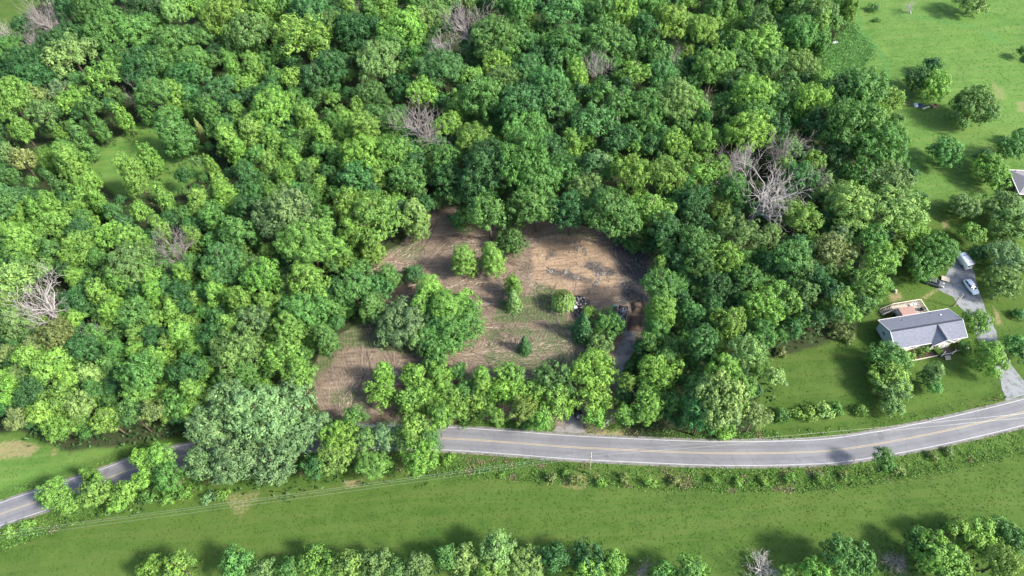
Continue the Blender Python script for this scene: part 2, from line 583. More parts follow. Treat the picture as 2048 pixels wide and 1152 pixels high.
# ------------------------------------------------------------------ ground material
def ground_material():
    m, nt, out = new_mat('ground_cover')
    L = nt.links
    pos = N(nt, 'ShaderNodeNewGeometry').outputs['Position']

    def mp(scale, rotz=0.0):
        n = N(nt, 'ShaderNodeMapping')
        n.inputs['Scale'].default_value = scale
        n.inputs['Rotation'].default_value = (0, 0, rotz)
        L.new(pos, n.inputs['Vector'])
        return n.outputs[0]
    big = noise(nt, 0.035, 3, 0.55, pos)
    mid = noise(nt, 0.22, 4, 0.6, pos)
    fine = noise(nt, 1.6, 5, 0.7, pos)
    vfine = noise(nt, 5.5, 4, 0.75, pos)
    # grass
    g = mixc(nt, ramp(nt, big, 0.35, 0.65), (0.030, 0.066, 0.011), (0.044, 0.084, 0.014))
    g = mixc(nt, ramp(nt, mid, 0.35, 0.72), g, (0.055, 0.096, 0.018))
    g = mixc(nt, math_n(nt, 'MULTIPLY', ramp(nt, fine, 0.30, 0.85), 0.45), g, (0.030, 0.070, 0.012))
    g = mixc(nt, math_n(nt, 'MULTIPLY', ramp(nt, vfine, 0.35, 0.85), 0.5), g, (0.080, 0.125, 0.028))
    mow = noise(nt, 1.0, 3, 0.6, mp((0.03, 0.5, 1), -0.1), 0.5)
    g = mixc(nt, math_n(nt, 'MULTIPLY', ramp(nt, mow, 0.44, 0.62), 0.6), g, (0.066, 0.096, 0.022))
    lush = attr(nt, 'lush').outputs['Fac']
    g = mixc(nt, math_n(nt, 'MULTIPLY', lush, math_n(nt, 'ADD', fine, 0.2), True), g, (0.035, 0.092, 0.022))
    # the mown meadow and lawns beyond the road are a paler grass
    me_ = attr(nt, 'meadow').outputs['Fac']
    pale = mixc(nt, 1.0, g, (1.48, 1.58, 1.8), 'MULTIPLY')
    g = mixc(nt, me_, g, pale)
    # worn spots
    straw = mixc(nt, vfine, (0.15, 0.12, 0.065), (0.27, 0.22, 0.12))
    bare = attr(nt, 'bare').outputs['Fac']
    bw = ramp(nt, math_n(nt, 'ADD', bare, math_n(nt, 'MULTIPLY', math_n(nt, 'SUBTRACT', fine, 0.5), 1.3)), 0.35, 0.85)
    g = mixc(nt, math_n(nt, 'MULTIPLY', bw, 0.85), g, straw)
    # leaf litter on the wood floor, its colour darkened for shade under the crowns
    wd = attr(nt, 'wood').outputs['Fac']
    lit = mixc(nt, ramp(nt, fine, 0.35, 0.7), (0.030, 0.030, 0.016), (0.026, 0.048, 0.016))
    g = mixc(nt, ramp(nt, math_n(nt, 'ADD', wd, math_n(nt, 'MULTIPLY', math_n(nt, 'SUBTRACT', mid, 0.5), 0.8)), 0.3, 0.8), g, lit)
    # soil of the clearing, combed by a rake in crossing arcs
    def streak(rot, sc, lo, hi):
        s = noise(nt, 1.0, 3, 0.65, mp(sc, rot), 0.35)
        return ramp(nt, s, lo, hi)
    w = N(nt, 'ShaderNodeTexWave')
    w.wave_type = 'RINGS'
    w.rings_direction = 'Z'
    mpw = N(nt, 'ShaderNodeMapping')
    mpw.inputs['Location'].default_value = (-(-6.0), -(98.0), 0)
    L.new(pos, mpw.inputs['Vector'])
    L.new(mpw.outputs[0], w.inputs['Vector'])
    w.inputs['Scale'].default_value = 0.42
    w.inputs['Distortion'].default_value = 11.0
    w.inputs['Detail'].default_value = 4.0
    w.inputs['Detail Scale'].default_value = 0.35
    w.inputs['Detail Roughness'].default_value = 0.7
    rings = ramp(nt, w.outputs['Fac'], 0.45, 1.0)
    s1 = streak(0.35, (0.10, 1.35, 1), 0.50, 0.64)
    s2 = streak(-0.55, (0.10, 1.25, 1), 0.50, 0.64)
    s3 = streak(1.25, (0.10, 1.2, 1), 0.5, 0.65)
    pick = ramp(nt, noise(nt, 0.055, 2, 0.5, pos), 0.42, 0.58)
    pick2 = ramp(nt, noise(nt, 0.07, 2, 0.5, mp((1, 1, 1), 2.0)), 0.45, 0.6)
    sA = N(nt, 'ShaderNodeMix'); sA.data_type = 'FLOAT'
    L.new(pick, sA.inputs[0]); L.new(s1, sA.inputs[2]); L.new(s2, sA.inputs[3])
    sB = N(nt, 'ShaderNodeMix'); sB.data_type = 'FLOAT'
    L.new(pick2, sB.inputs[0]); L.new(sA.outputs[0], sB.inputs[2]); L.new(s3, sB.inputs[3])
    strk = math_n(nt, 'MAXIMUM', sB.outputs[0], math_n(nt, 'MULTIPLY', rings, 0.55))
    soil = mixc(nt, ramp(nt, mid, 0.3, 0.7), (0.108, 0.082, 0.060), (0.162, 0.124, 0.092))
    soil = mixc(nt, math_n(nt, 'MULTIPLY', ramp(nt, vfine, 0.4, 0.75), 0.5), soil, (0.055, 0.042, 0.030))
    soil = mixc(nt, math_n(nt, 'MULTIPLY', strk, 0.75), soil, (0.23, 0.18, 0.135))
    dk = streak(0.9, (0.12, 1.1, 1), 0.54, 0.68)
    soil = mixc(nt, math_n(nt, 'MULTIPLY', dk, 0.5), soil, (0.050, 0.038, 0.030))
    # grass coming back through the soil
    gr = attr(nt, 'green').outputs['Fac']
    gsum = math_n(nt, 'ADD', math_n(nt, 'MULTIPLY', gr, 0.34), math_n(nt, 'ADD', math_n(nt, 'MULTIPLY', fine, 0.5), math_n(nt, 'MULTIPLY', mid, 0.5)))
    gm = math_n(nt, 'MULTIPLY', ramp(nt, gsum, 0.60, 0.76), math_n(nt, 'SUBTRACT', 1.0, math_n(nt, 'MULTIPLY', strk, 0.75)))
    soil = mixc(nt, math_n(nt, 'MULTIPLY', gm, 0.9), soil, (0.042, 0.082, 0.022))
    # tan subsoil
    tan_c = mixc(nt, ramp(nt, fine, 0.3, 0.7), (0.185, 0.128, 0.083), (0.285, 0.208, 0.140))
    tan_c = mixc(nt, math_n(nt, 'MULTIPLY', streak(-0.3, (0.12, 1.15, 1), 0.48, 0.62), 0.7), tan_c, (0.125, 0.090, 0.064))
    tan_c = mixc(nt, math_n(nt, 'MULTIPLY', ramp(nt, mid, 0.52, 0.75), 0.6), tan_c, (0.15, 0.115, 0.085))
    tanm = attr(nt, 'tan').outputs['Fac']
    tw = ramp(nt, math_n(nt, 'ADD', tanm, math_n(nt, 'MULTIPLY', math_n(nt, 'SUBTRACT', mid, 0.5), 1.1)), 0.3, 0.75)
    soil = mixc(nt, tw, soil, tan_c)
    # ash
    bu = attr(nt, 'burn').outputs['Fac']
    ash = mixc(nt, ramp(nt, fine, 0.35, 0.7), (0.022, 0.021, 0.022), (0.085, 0.083, 0.085))
    ash = mixc(nt, math_n(nt, 'MULTIPLY', ramp(nt, vfine, 0.62, 0.78), 0.55), ash, (0.24, 0.23, 0.23))
    bwt = ramp(nt, math_n(nt, 'ADD', bu, math_n(nt, 'MULTIPLY', math_n(nt, 'SUBTRACT', mid, 0.5), 1.6)), 0.25, 0.95)
    soil = mixc(nt, math_n(nt, 'MULTIPLY', bwt, 0.9), soil, ash)
    di = attr(nt, 'dirt').outputs['Fac']
    dw = ramp(nt, math_n(nt, 'ADD', di, math_n(nt, 'MULTIPLY', math_n(nt, 'SUBTRACT', mid, 0.5), 1.2)), 0.35, 0.7)
    col = mixc(nt, dw, g, soil)
    p = N(nt, 'ShaderNodeBsdfPrincipled')
    p.inputs['Roughness'].default_value = 0.9
    p.inputs['Specular IOR Level'].default_value = 0.1
    L.new(col, p.inputs['Base Color'])
    h = math_n(nt, 'ADD', math_n(nt, 'MULTIPLY', vfine, 0.6), math_n(nt, 'ADD', fine, math_n(nt, 'MULTIPLY', strk, 0.5)))
    L.new(bump(nt, h, 0.22, 0.12), p.inputs['Normal'])
    L.new(p.outputs[0], out.inputs[0])
    return m


M = {}
M['ground'] = ground_material()
m_ = cover(GP)
GZ = ground_z(GP)
nx, ny = len(gx), len(gy)
V = np.column_stack([GP, GZ])
ii, jj = np.meshgrid(np.arange(nx - 1), np.arange(ny - 1))
ii, jj = ii.ravel(), jj.ravel()
Q = np.column_stack([jj * nx + ii, jj * nx + ii + 1, (jj + 1) * nx + ii + 1, (jj + 1) * nx + ii])
fd = m_['dirt'][Q].mean(1)
fl = m_['lush'][Q].mean(1)


def ground_piece(name, sel, label):
    F = Q[sel]
    used, inv = np.unique(F.ravel(), return_inverse=True)
    F2 = inv.reshape(F.shape)
    V2 = V[used]
    me = np_mesh(name, V2, F2, M['ground'], smooth=True)
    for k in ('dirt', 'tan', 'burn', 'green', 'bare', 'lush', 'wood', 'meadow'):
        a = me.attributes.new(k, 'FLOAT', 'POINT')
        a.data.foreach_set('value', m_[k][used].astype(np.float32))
    o = link(bpy.data.objects.new(name, me))
    tag(o, label, kind='structure')
    return o


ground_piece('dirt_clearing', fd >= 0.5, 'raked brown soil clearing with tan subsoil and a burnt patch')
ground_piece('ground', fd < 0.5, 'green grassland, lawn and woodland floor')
# the land goes on to the horizon around the modelled part
S = 3000.0
ring = MB()
for x0, x1, y0, y1 in ((-S, S, -S, GY0), (-S, S, gy[-1], S), (-S, GX0, GY0, gy[-1]), (gx[-1], S, GY0, gy[-1])):
    ring.add([(x0, y0, -0.12), (x1, y0, -0.12), (x1, y1, -0.12), (x0, y1, -0.12)], [(0, 1, 2, 3)])
me = ring.mesh('land', M['ground'])
for k in ('dirt', 'tan', 'burn', 'green', 'bare', 'lush', 'wood', 'meadow'):
    me.attributes.new(k, 'FLOAT', 'POINT')
tag(link(bpy.data.objects.new('land', me)), 'open grassland stretching away to the horizon', kind='structure')


# ------------------------------------------------------------------ road
def asphalt():
    m, nt, out = new_mat('asphalt')
    pos = N(nt, 'ShaderNodeNewGeometry').outputs['Position']
    big = noise(nt, 0.12, 4, 0.6, pos)
    fine = noise(nt, 9.0, 4, 0.8, pos)
    mid = noise(nt, 0.9, 4, 0.6, pos)
    c = mixc(nt, ramp(nt, big, 0.35, 0.65), (0.115, 0.115, 0.124), (0.142, 0.141, 0.150))
    c = mixc(nt, math_n(nt, 'MULTIPLY', ramp(nt, mid, 0.45, 0.75), 0.35), c, (0.095, 0.094, 0.100))
    c = mixc(nt, math_n(nt, 'MULTIPLY', ramp(nt, fine, 0.55, 0.8), 0.35), c, (0.21, 0.21, 0.21))
    # dark repair and oil patches
    pt = noise(nt, 0.32, 1, 0.3, pos)
    c = mixc(nt, math_n(nt, 'MULTIPLY', ramp(nt, pt, 0.735, 0.76), 0.35), c, (0.05, 0.05, 0.055))
    # a paler wheel path either side of each lane's darker middle
    ac = attr(nt, 'across').outputs['Fac']
    lane = math_n(nt, 'ABSOLUTE', math_n(nt, 'SUBTRACT', math_n(nt, 'ABSOLUTE', ac), 1.38))
    wp = math_n(nt, 'MULTIPLY', math_n(nt, 'SUBTRACT', 1.0, ramp(nt, lane, 0.15, 0.62)), math_n(nt, 'ADD', 0.12, math_n(nt, 'MULTIPLY', mid, 0.45)))
    c = mixc(nt, wp, c, (0.085, 0.085, 0.090))
    edge = math_n(nt, 'MULTIPLY', ramp(nt, math_n(nt, 'ADD', math_n(nt, 'ABSOLUTE', ac), math_n(nt, 'MULTIPLY', math_n(nt, 'SUBTRACT', mid, 0.5), 0.5)), 2.72, 2.9), 0.6)
    c = mixc(nt, edge, c, (0.17, 0.165, 0.15))
    v = N(nt, 'ShaderNodeTexVoronoi')
    v.feature = 'DISTANCE_TO_EDGE'
    v.inputs['Scale'].default_value = 0.16
    nt.links.new(pos, v.inputs['Vector'])
    cr = math_n(nt, 'MULTIPLY', math_n(nt, 'SUBTRACT', 1.0, ramp(nt, v.outputs['Distance'], 0.0, 0.012)), 0.35)
    c = mixc(nt, cr, c, (0.045, 0.045, 0.05))
    p = N(nt, 'ShaderNodeBsdfPrincipled')
    p.inputs['Roughness'].default_value = 0.75
    p.inputs['Specular IOR Level'].default_value = 0.35
    nt.links.new(c, p.inputs['Base Color'])
    nt.links.new(bump(nt, fine, 0.25, 0.02), p.inputs['Normal'])
    nt.links.new(p.outputs[0], out.inputs[0])
    return m


def paint(name, col, wear=0.45):
    m, nt, out = new_mat(name)
    pos = N(nt, 'ShaderNodeNewGeometry').outputs['Position']
    f = noise(nt, 6.0, 4, 0.8, pos)
    g = noise(nt, 0.5, 3, 0.6, pos)
    c = mixc(nt, math_n(nt, 'MULTIPLY', ramp(nt, math_n(nt, 'ADD', math_n(nt, 'MULTIPLY', f, 0.6), math_n(nt, 'MULTIPLY', g, 0.4)), 0.42, 0.7), wear), col, (0.15, 0.15, 0.15))
    p = N(nt, 'ShaderNodeBsdfPrincipled')
    p.inputs['Roughness'].default_value = 0.6
    nt.links.new(c, p.inputs['Base Color'])
    nt.links.new(p.outputs[0], out.inputs[0])
    return m


M['asphalt'] = asphalt()
M['white_line'] = paint('white_line_paint', (0.42, 0.42, 0.41), 0.7)
M['yellow_line'] = paint('yellow_line_paint', (0.33, 0.26, 0.14), 0.6)
M['gravel'] = None


def gravel(name, a, b, dark):
    m, nt, out = new_mat(name)
    pos = N(nt, 'ShaderNodeNewGeometry').outputs['Position']
    f = noise(nt, 4.0, 5, 0.85, pos)
    g = noise(nt, 0.7, 5, 0.7, pos)
    c = mixc(nt, f, a, b)
    c = mixc(nt, math_n(nt, 'MULTIPLY', ramp(nt, g, 0.44, 0.62), 0.75), c, dark)
    p = N(nt, 'ShaderNodeBsdfPrincipled')
    p.inputs['Roughness'].default_value = 0.9
    p.inputs['Specular IOR Level'].default_value = 0.15
    nt.links.new(c, p.inputs['Base Color'])
    nt.links.new(bump(nt, f, 0.6, 0.12), p.inputs['Normal'])
    nt.links.new(p.outputs[0], out.inputs[0])
    return m


M['gravel'] = gravel('driveway_gravel', (0.13, 0.138, 0.15), (0.25, 0.26, 0.275), (0.10, 0.11, 0.085))
M['gravel2'] = gravel('track_gravel', (0.12, 0.115, 0.115), (0.24, 0.225, 0.215), (0.10, 0.085, 0.07))
M['shoulder'] = gravel('shoulder_gravel', (0.10, 0.095, 0.085), (0.20, 0.19, 0.175), (0.06, 0.07, 0.04))

road = ribbon('road', ROAD_C, -2.95, 2.95, 0.05, 0.05, M['asphalt'], crown=0.05, rows=6)
tag(road, 'two-lane grey asphalt country road curving through the picture', kind='structure')
sh = ribbon('road_shoulder', ROAD_C, -3.35, 3.35, 0.028, 0.028, M['shoulder'], rows=2)
tag(sh, 'narrow gravel shoulder under the road edges', kind='structure')
for d0, d1, mt, nm, lb in ((2.62, 2.72, 'white_line', 'white_edge_line', 'white line along the far edge of the road'),
                           (-2.72, -2.62, 'white_line', 'white_edge_line', 'white line along the near edge of the road'),
                           (0.08, 0.18, 'yellow_line', 'yellow_centre_line', 'far line of the double yellow centre line'),
                           (-0.18, -0.08, 'yellow_line', 'yellow_centre_line', 'near line of the double yellow centre line')):
    o = ribbon(nm, ROAD_C, d0, d1, 0, 0, M[mt], rows=1)
    n_ = len(ROAD_C)
    dm = (d0 + d1) / 2
    for v in o.data.vertices:
        v.co.z = 0.05 + 0.05 * (1 - (dm / 3.1) ** 2) + 0.006
    tag(o, lb, kind='structure')


def sheet(name, poly, z, mat, label, step=1.2, jitter=0.35):
    """a flat sheet with a slightly ragged outline"""
    P = []
    n = len(poly)
    for i in range(n):
        a, b = poly[i], poly[(i + 1) % n]
        k = max(1, int(np.linalg.norm(b - a) / step))
        for t in range(k):
            q = a + (b - a) * t / k
            P.append(q + (rng.random(2) - 0.5) * jitter)
    bm = bmesh.new()
    vs = [bm.verts.new((p[0], p[1], z)) for p in P]
    f = bm.faces.new(vs)
    bmesh.ops.triangulate(bm, faces=[f])
    bmesh.ops.recalc_face_normals(bm, faces=bm.faces)
    if sum(f.normal.z for f in bm.faces) < 0:
        bmesh.ops.reverse_faces(bm, faces=bm.faces)
    me = bpy.data.meshes.new(name)
    bm.to_mesh(me)
    bm.free()
    me.materials.append(mat)
    o = link(bpy.data.objects.new(name, me))
    tag(o, label, kind='structure')
    return o


sheet('gravel_driveway', DRIVE, 0.034, M['gravel'], 'pale gravel driveway from the road past the house')
sheet('gravel_track', TRACK, 0.036, M['gravel2'], 'gravel track leading from the road up into the clearing')

# ------------------------------------------------------------------ foliage
M['leaf'] = leaf_material()
M['bark'] = simple('bark', (0.10, 0.075, 0.055), 0.9, var=0.4, scale=1.5, bumps=0.5)
M['dead_wood'] = simple('dead_wood', (0.22, 0.195, 0.185), 0.85, var=0.25, scale=1.0)
M['dead_wood_pale'] = simple('dead_wood_pale', (0.31, 0.285, 0.27), 0.85, var=0.2, scale=1.0)


def rand_unit(n, r):
    v = r.normal(size=(n, 3))
    return v / np.linalg.norm(v, axis=1)[:, None]


def leaf_quads(C, Nn, size, r, aspect=0.62):
    """one small bent-free leaf spray per row: centres C, facing Nn"""
    n = len(C)
    t = rand_unit(n, r)
    u = np.cross(Nn, t)
    u /= np.linalg.norm(u, axis=1)[:, None] + 1e-9
    w = np.cross(Nn, u)
    s = (size * (0.7 + 0.6 * r.random(n)))[:, None]
    a, b = u * s * 0.5, w * s * 0.5 * aspect
    k = 0.25 + 0.35 * r.random((n, 1))
    V = np.stack([C - a, C - b - a * 0.15, C + a, C + b + a * k], 1).reshape(-1, 3)     # kite shapes
    F = np.arange(4 * n).reshape(n, 4)
    return V, F


def lobes_for(kind, R, r):
    """(centre, (rx, ry, rz)) of the masses that make a crown"""
    out = []
    if kind in ('round', 'loose'):
        n = int(12 + R * 2.6) if kind == 'round' else int(10 + R * 2.0)
        k = 0
        while len(out) < n and k < 900:
            k += 1
            d = rand_unit(1, r)[0]
            if d[2] < -0.35:
                continue
            rad = 0.52 + 0.34 * r.random() if kind == 'round' else 0.35 + 0.47 * r.random()
            c = np.array([d[0] * R * rad, d[1] * R * rad, d[2] * R * rad * 0.78])
            q = R * ((0.20 + 0.18 * r.random()) if kind == 'round' else (0.15 + 0.14 * r.random()))
            q = min(q, 1.9 + 0.4 * r.random())
            if any(np.linalg.norm(c - o[0]) < 0.62 * (q + o[1][0]) for o in out):
                continue
            out.append((c, (q, q, q * 0.85)))
        if kind == 'round':
            out.append((np.array([0, 0, 0.0]), (R * 0.50, R * 0.50, R * 0.42)))
        else:
            out.append((np.array([0, 0, 0.0]), (R * 0.45, R * 0.45, R * 0.4)))
    elif kind == 'cone':
        top = 1.9 * R
        out.append((np.array([0, 0, top * 0.45]), (R * 0.42, R * 0.42, top * 0.52)))
        for lev, (zz, rr, cnt) in enumerate(((0.35, 0.36, 4), (-0.1, 0.52, 6), (-0.5, 0.55, 6))):
            ph = r.random() * 6.28
            for i in range(cnt):
                a = ph + 6.283 * (i + 0.5 * r.random()) / cnt
                q = R * (0.30 + 0.12 * r.random())
                out.append((np.array([math.cos(a) * R * rr, math.sin(a) * R * rr, top * (zz + 0.14 * r.normal())]), (q, q, q * (1.5 + 0.7 * r.random()))))
        out.append((np.array([0, 0, -top * 0.2]), (R * 0.5, R * 0.5, top * 0.6)))
    elif kind == 'shrub':
        for i in range(6):
            a = r.random() * 6.28
            q = R * (0.35 + 0.2 * r.random())
            rr = R * 0.55 * math.sqrt(r.random())
            out.append((np.array([math.cos(a) * rr, math.sin(a) * rr, (r.random() - 0.4) * R * 0.5]), (q, q, q * 0.9)))
    return out


def crown_mesh(name, kind, R, seed, dens=1.0, lsize=None):
    r = np.random.default_rng(seed)
    Cs, Ns, Ts, Ls = [], [], [], []
    ls = lsize or (0.30 + 0.016 * R)
    if kind in ('round', 'loose', 'cone', 'shrub'):
        L = lobes_for(kind, R, r)
        cr = 0.62 + 0.034 * R                   # radius of one leafy puff
        for li, (c, q) in enumerate(L):
            area = 4 * math.pi * ((q[0] * q[1]) ** 1.6 / 3 + 2 * (q[0] * q[2]) ** 1.6 / 3) ** (1 / 1.6)
            n = max(6, int(area / (cr * cr) * 0.50 * dens))
            d = rand_unit(n, r)
            p = c + d * np.array(q) * (0.80 + 0.42 * r.random((n, 1)))
            nn = d / np.array(q)
            nn /= np.linalg.norm(nn, axis=1)[:, None]
            keep = nn[:, 2] > -0.45
            for lj, (c2, q2) in enumerate(L):
                if lj != li:
                    keep &= (((p - c2) / (np.array(q2) * 0.88)) ** 2).sum(1) > 1
            p, nn = p[keep], nn[keep]
            lobe_t = r.random()
            k = 28 if kind != 'loose' else 24
            pt = r.random(len(p))
            for j in range(k):
                dd = rand_unit(len(p), r)
                dd = dd + nn * 0.75
                dd /= np.linalg.norm(dd, axis=1)[:, None]
                Cs.append(p + dd * cr * (0.55 + 0.5 * r.random((len(p), 1))))
                m = dd + nn * 0.25 + np.array([0, 0, 0.15]) + rand_unit(len(p), r) * 0.42
                Ns.append(m / np.linalg.norm(m, axis=1)[:, None])
                Ts.append(np.clip(0.26 * lobe_t + 0.46 * pt + 0.28 * r.random(len(p)), 0, 1))
                Ls.append(np.full(len(p), ls))
            # a second, deeper layer of bigger leaves closes the crown
            n2 = int(n * 1.7)
            d = rand_unit(n2, r)
            p = c + d * np.array(q) * 0.60
            Cs.append(p)
            m = d + rand_unit(n2, r) * 0.5
            Ns.append(m / np.linalg.norm(m, axis=1)[:, None])
            Ts.append(r.random(n2))
            Ls.append(np.full(n2, ls * 2.0))
    elif kind == 'cedar':
        H = 2.1 * R
        n = int(2600 * dens)
        z = r.random(n) ** 1.25
        a = r.random(n) * 6.28
        br = 1 + 0.16 * np.sin(a * 5 + z * 23 + seed) + 0.12 * r.normal(size=n)
        rad = R * (1 - z) ** 0.75 * (0.55 + 0.45 * np.sqrt(r.random(n))) * br
        Cs.append(np.stack([np.cos(a) * rad, np.sin(a) * rad, -H + 2 * H * z], 1))
        m = np.stack([np.cos(a), np.sin(a), np.full(n, 0.7)], 1) + rand_unit(n, r) * 0.7
        Ns.append(m / np.linalg.norm(m, axis=1)[:, None])
        Ts.append(r.random(n))
        Ls.append(np.full(n, ls))
    elif kind == 'willow':
        n = 260
        for i in range(n):
            a = r.random() * 6.28
            rr = R * math.sqrt(r.random()) * 0.95
            top = R * 1.0 * math.sqrt(max(0.05, 1 - (rr / R) ** 2)) + R * 0.15 * r.normal()
            ln = R * (0.6 + 0.9 * r.random()) * (0.45 + 0.6 * rr / R)
            k = 18
            t = np.linspace(0, 1, k)
            P = np.stack([np.cos(a) * (rr + 0.2 * t) + 0.05 * r.normal(size=k), np.sin(a) * (rr + 0.2 * t) + 0.05 * r.normal(size=k), top - ln * t], 1)
            Cs.append(P)
            m = np.stack([np.full(k, math.cos(a)), np.full(k, math.sin(a)), np.full(k, 0.5)], 1) + rand_unit(k, r) * 0.5
            Ns.append(m / np.linalg.norm(m, axis=1)[:, None])
            Ts.append(0.4 * r.random() + 0.6 * r.random(k))
            Ls.append(np.full(k, 0.3))
    C, Nn, T, Lz = np.concatenate(Cs), np.concatenate(Ns), np.concatenate(Ts), np.concatenate(Ls)
    V, F = leaf_quads(C, Nn, Lz, r)
    return np_mesh(name, V, F, M['leaf'], tint=T)


PROTO = {}


def proto(kind, R):
    """the nearest crown model of that kind: list of (mesh, its radius)"""
    sizes = {'round': (2.3, 4.0, 6.2, 9.5), 'loose': (2.4, 4.2, 6.0), 'cone': (2.0, 3.2, 4.6), 'shrub': (1.6, 3.0), 'cedar': (1.6,), 'willow': (2.5,)}[kind]
    nvar = {'round': (4, 5, 4, 3), 'loose': (3, 4, 2), 'cone': (3, 5, 3), 'shrub': (4, 3), 'cedar': (2,), 'willow': (1,)}[kind]
    i = min(range(len(sizes)), key=lambda k: abs(math.log(sizes[k] / R)))
    v = rnd.randrange(nvar[i])
    key = (kind, i, v)
    if key not in PROTO:
        PROTO[key] = crown_mesh('crown_leaves', kind, sizes[i], hash((len(kind), i, v)) % 9999 + 17 * v + i)
    return PROTO[key], sizes[i]


def trunk_mesh(seed):
    """unit trunk: radius 1 at the foot, height 1"""
    r = random.Random(seed)
    mb = MB()
    pts, rad = [], []
    x = y = 0
    for i in range(6):
        t = i / 5
        pts.append((x, y, t))
        rad.append((1.25 if i == 0 else 1.0) * (1 - 0.55 * t))
        x += r.uniform(-.5, .5)
        y += r.uniform(-.5, .5)
    mb.tube(pts, rad, 7)
    return mb.mesh('trunk_wood', M['bark'], True)


def limb_mesh(seed):
    """limbs reaching out into a crown of radius 1"""
    r = random.Random(seed)
    mb = MB()
    for i in range(7):
        a = i * 0.9 + r.random() * 0.5
        e = r.uniform(0.15, 0.8)
        p0 = Vector((0, 0, -0.55 + 0.08 * i))
        p2 = Vector((math.cos(a) * 0.8, math.sin(a) * 0.8, e * 0.7))
        p1 = (p0 + p2) / 2 + Vector((r.uniform(-.1, .1), r.uniform(-.1, .1), -0.08))
        mb.tube([p0, p1, p2], [0.045, 0.03, 0.01], 5)
    return mb.mesh('limb_wood', M['bark'], True)


TRUNKS = [trunk_mesh(i) for i in range(5)]
LIMBS = [limb_mesh(i + 20) for i in range(5)]


def bare_mesh(seed, spread=1.0):
    """leafless tree of height 1: trunk and four orders of branches; returns (trunk mesh builder, branch mesh builder)"""
    r = random.Random(seed)
    tr, br = MB(), MB()

    def grow(p, d, ln, rad, depth, mb):
        n = 4 if depth < 2 else 3
        pts, rr = [p], [rad]
        q = p.copy()
        dd = d.copy()
        wob = 0.10 if spread < 1.3 else 0.17
        for i in range(n):
            dd = (dd + Vector((r.gauss(0, wob), r.gauss(0, wob), r.gauss(0.05, .07)))).normalized()
            q = q + dd * ln / n
            pts.append(q.copy())
            rr.append(rad * (1 - 0.5 * (i + 1) / n))
        mb.tube(pts, rr, 6 if depth < 1 else (4 if depth < 3 else 3), cap=False)
        if depth >= 5:
            return
        k = (6, 4, 4, 3, 1)[depth]
        ph = r.random() * 6.28
        for i in range(k):
            j = r.randint(max(1, n - 2), n) if depth == 0 else r.randint(1, n)
            a = ph + i * 2.4 + r.gauss(0, .3)
            side = dd.cross(Vector((math.cos(a), math.sin(a), 0.2))).normalized()
            nd = (dd * 0.8 + side * r.uniform(0.35, 0.85) * spread + Vector((0, 0, 0.10))).normalized()
            grow(pts[j], nd, ln * r.uniform(0.55, 0.82), max(rr[j] * 0.62, 0.0011), depth + 1, br)
    grow(Vector((0, 0, 0)), Vector((r.uniform(-.1, .1), r.uniform(-.1, .1), 1)), 0.27, 0.022, 0, tr)
    return tr, br


BARES = {}
def bare_proto(v, wood):
    if (v, wood) not in BARES:
        t, b = bare_mesh(100 + v, 1.1 if v != 4 else 1.5)
        zs = max(p[2] for p in b.v)
        rs = np.percentile([math.hypot(p[0], p[1]) for p in b.v], 92)
        BARES[(v, wood)] = (t.mesh('bare_trunk_wood', M[wood], True), b.mesh('bare_branch_wood', M[wood], True), zs, rs)
    return BARES[(v, wood)]


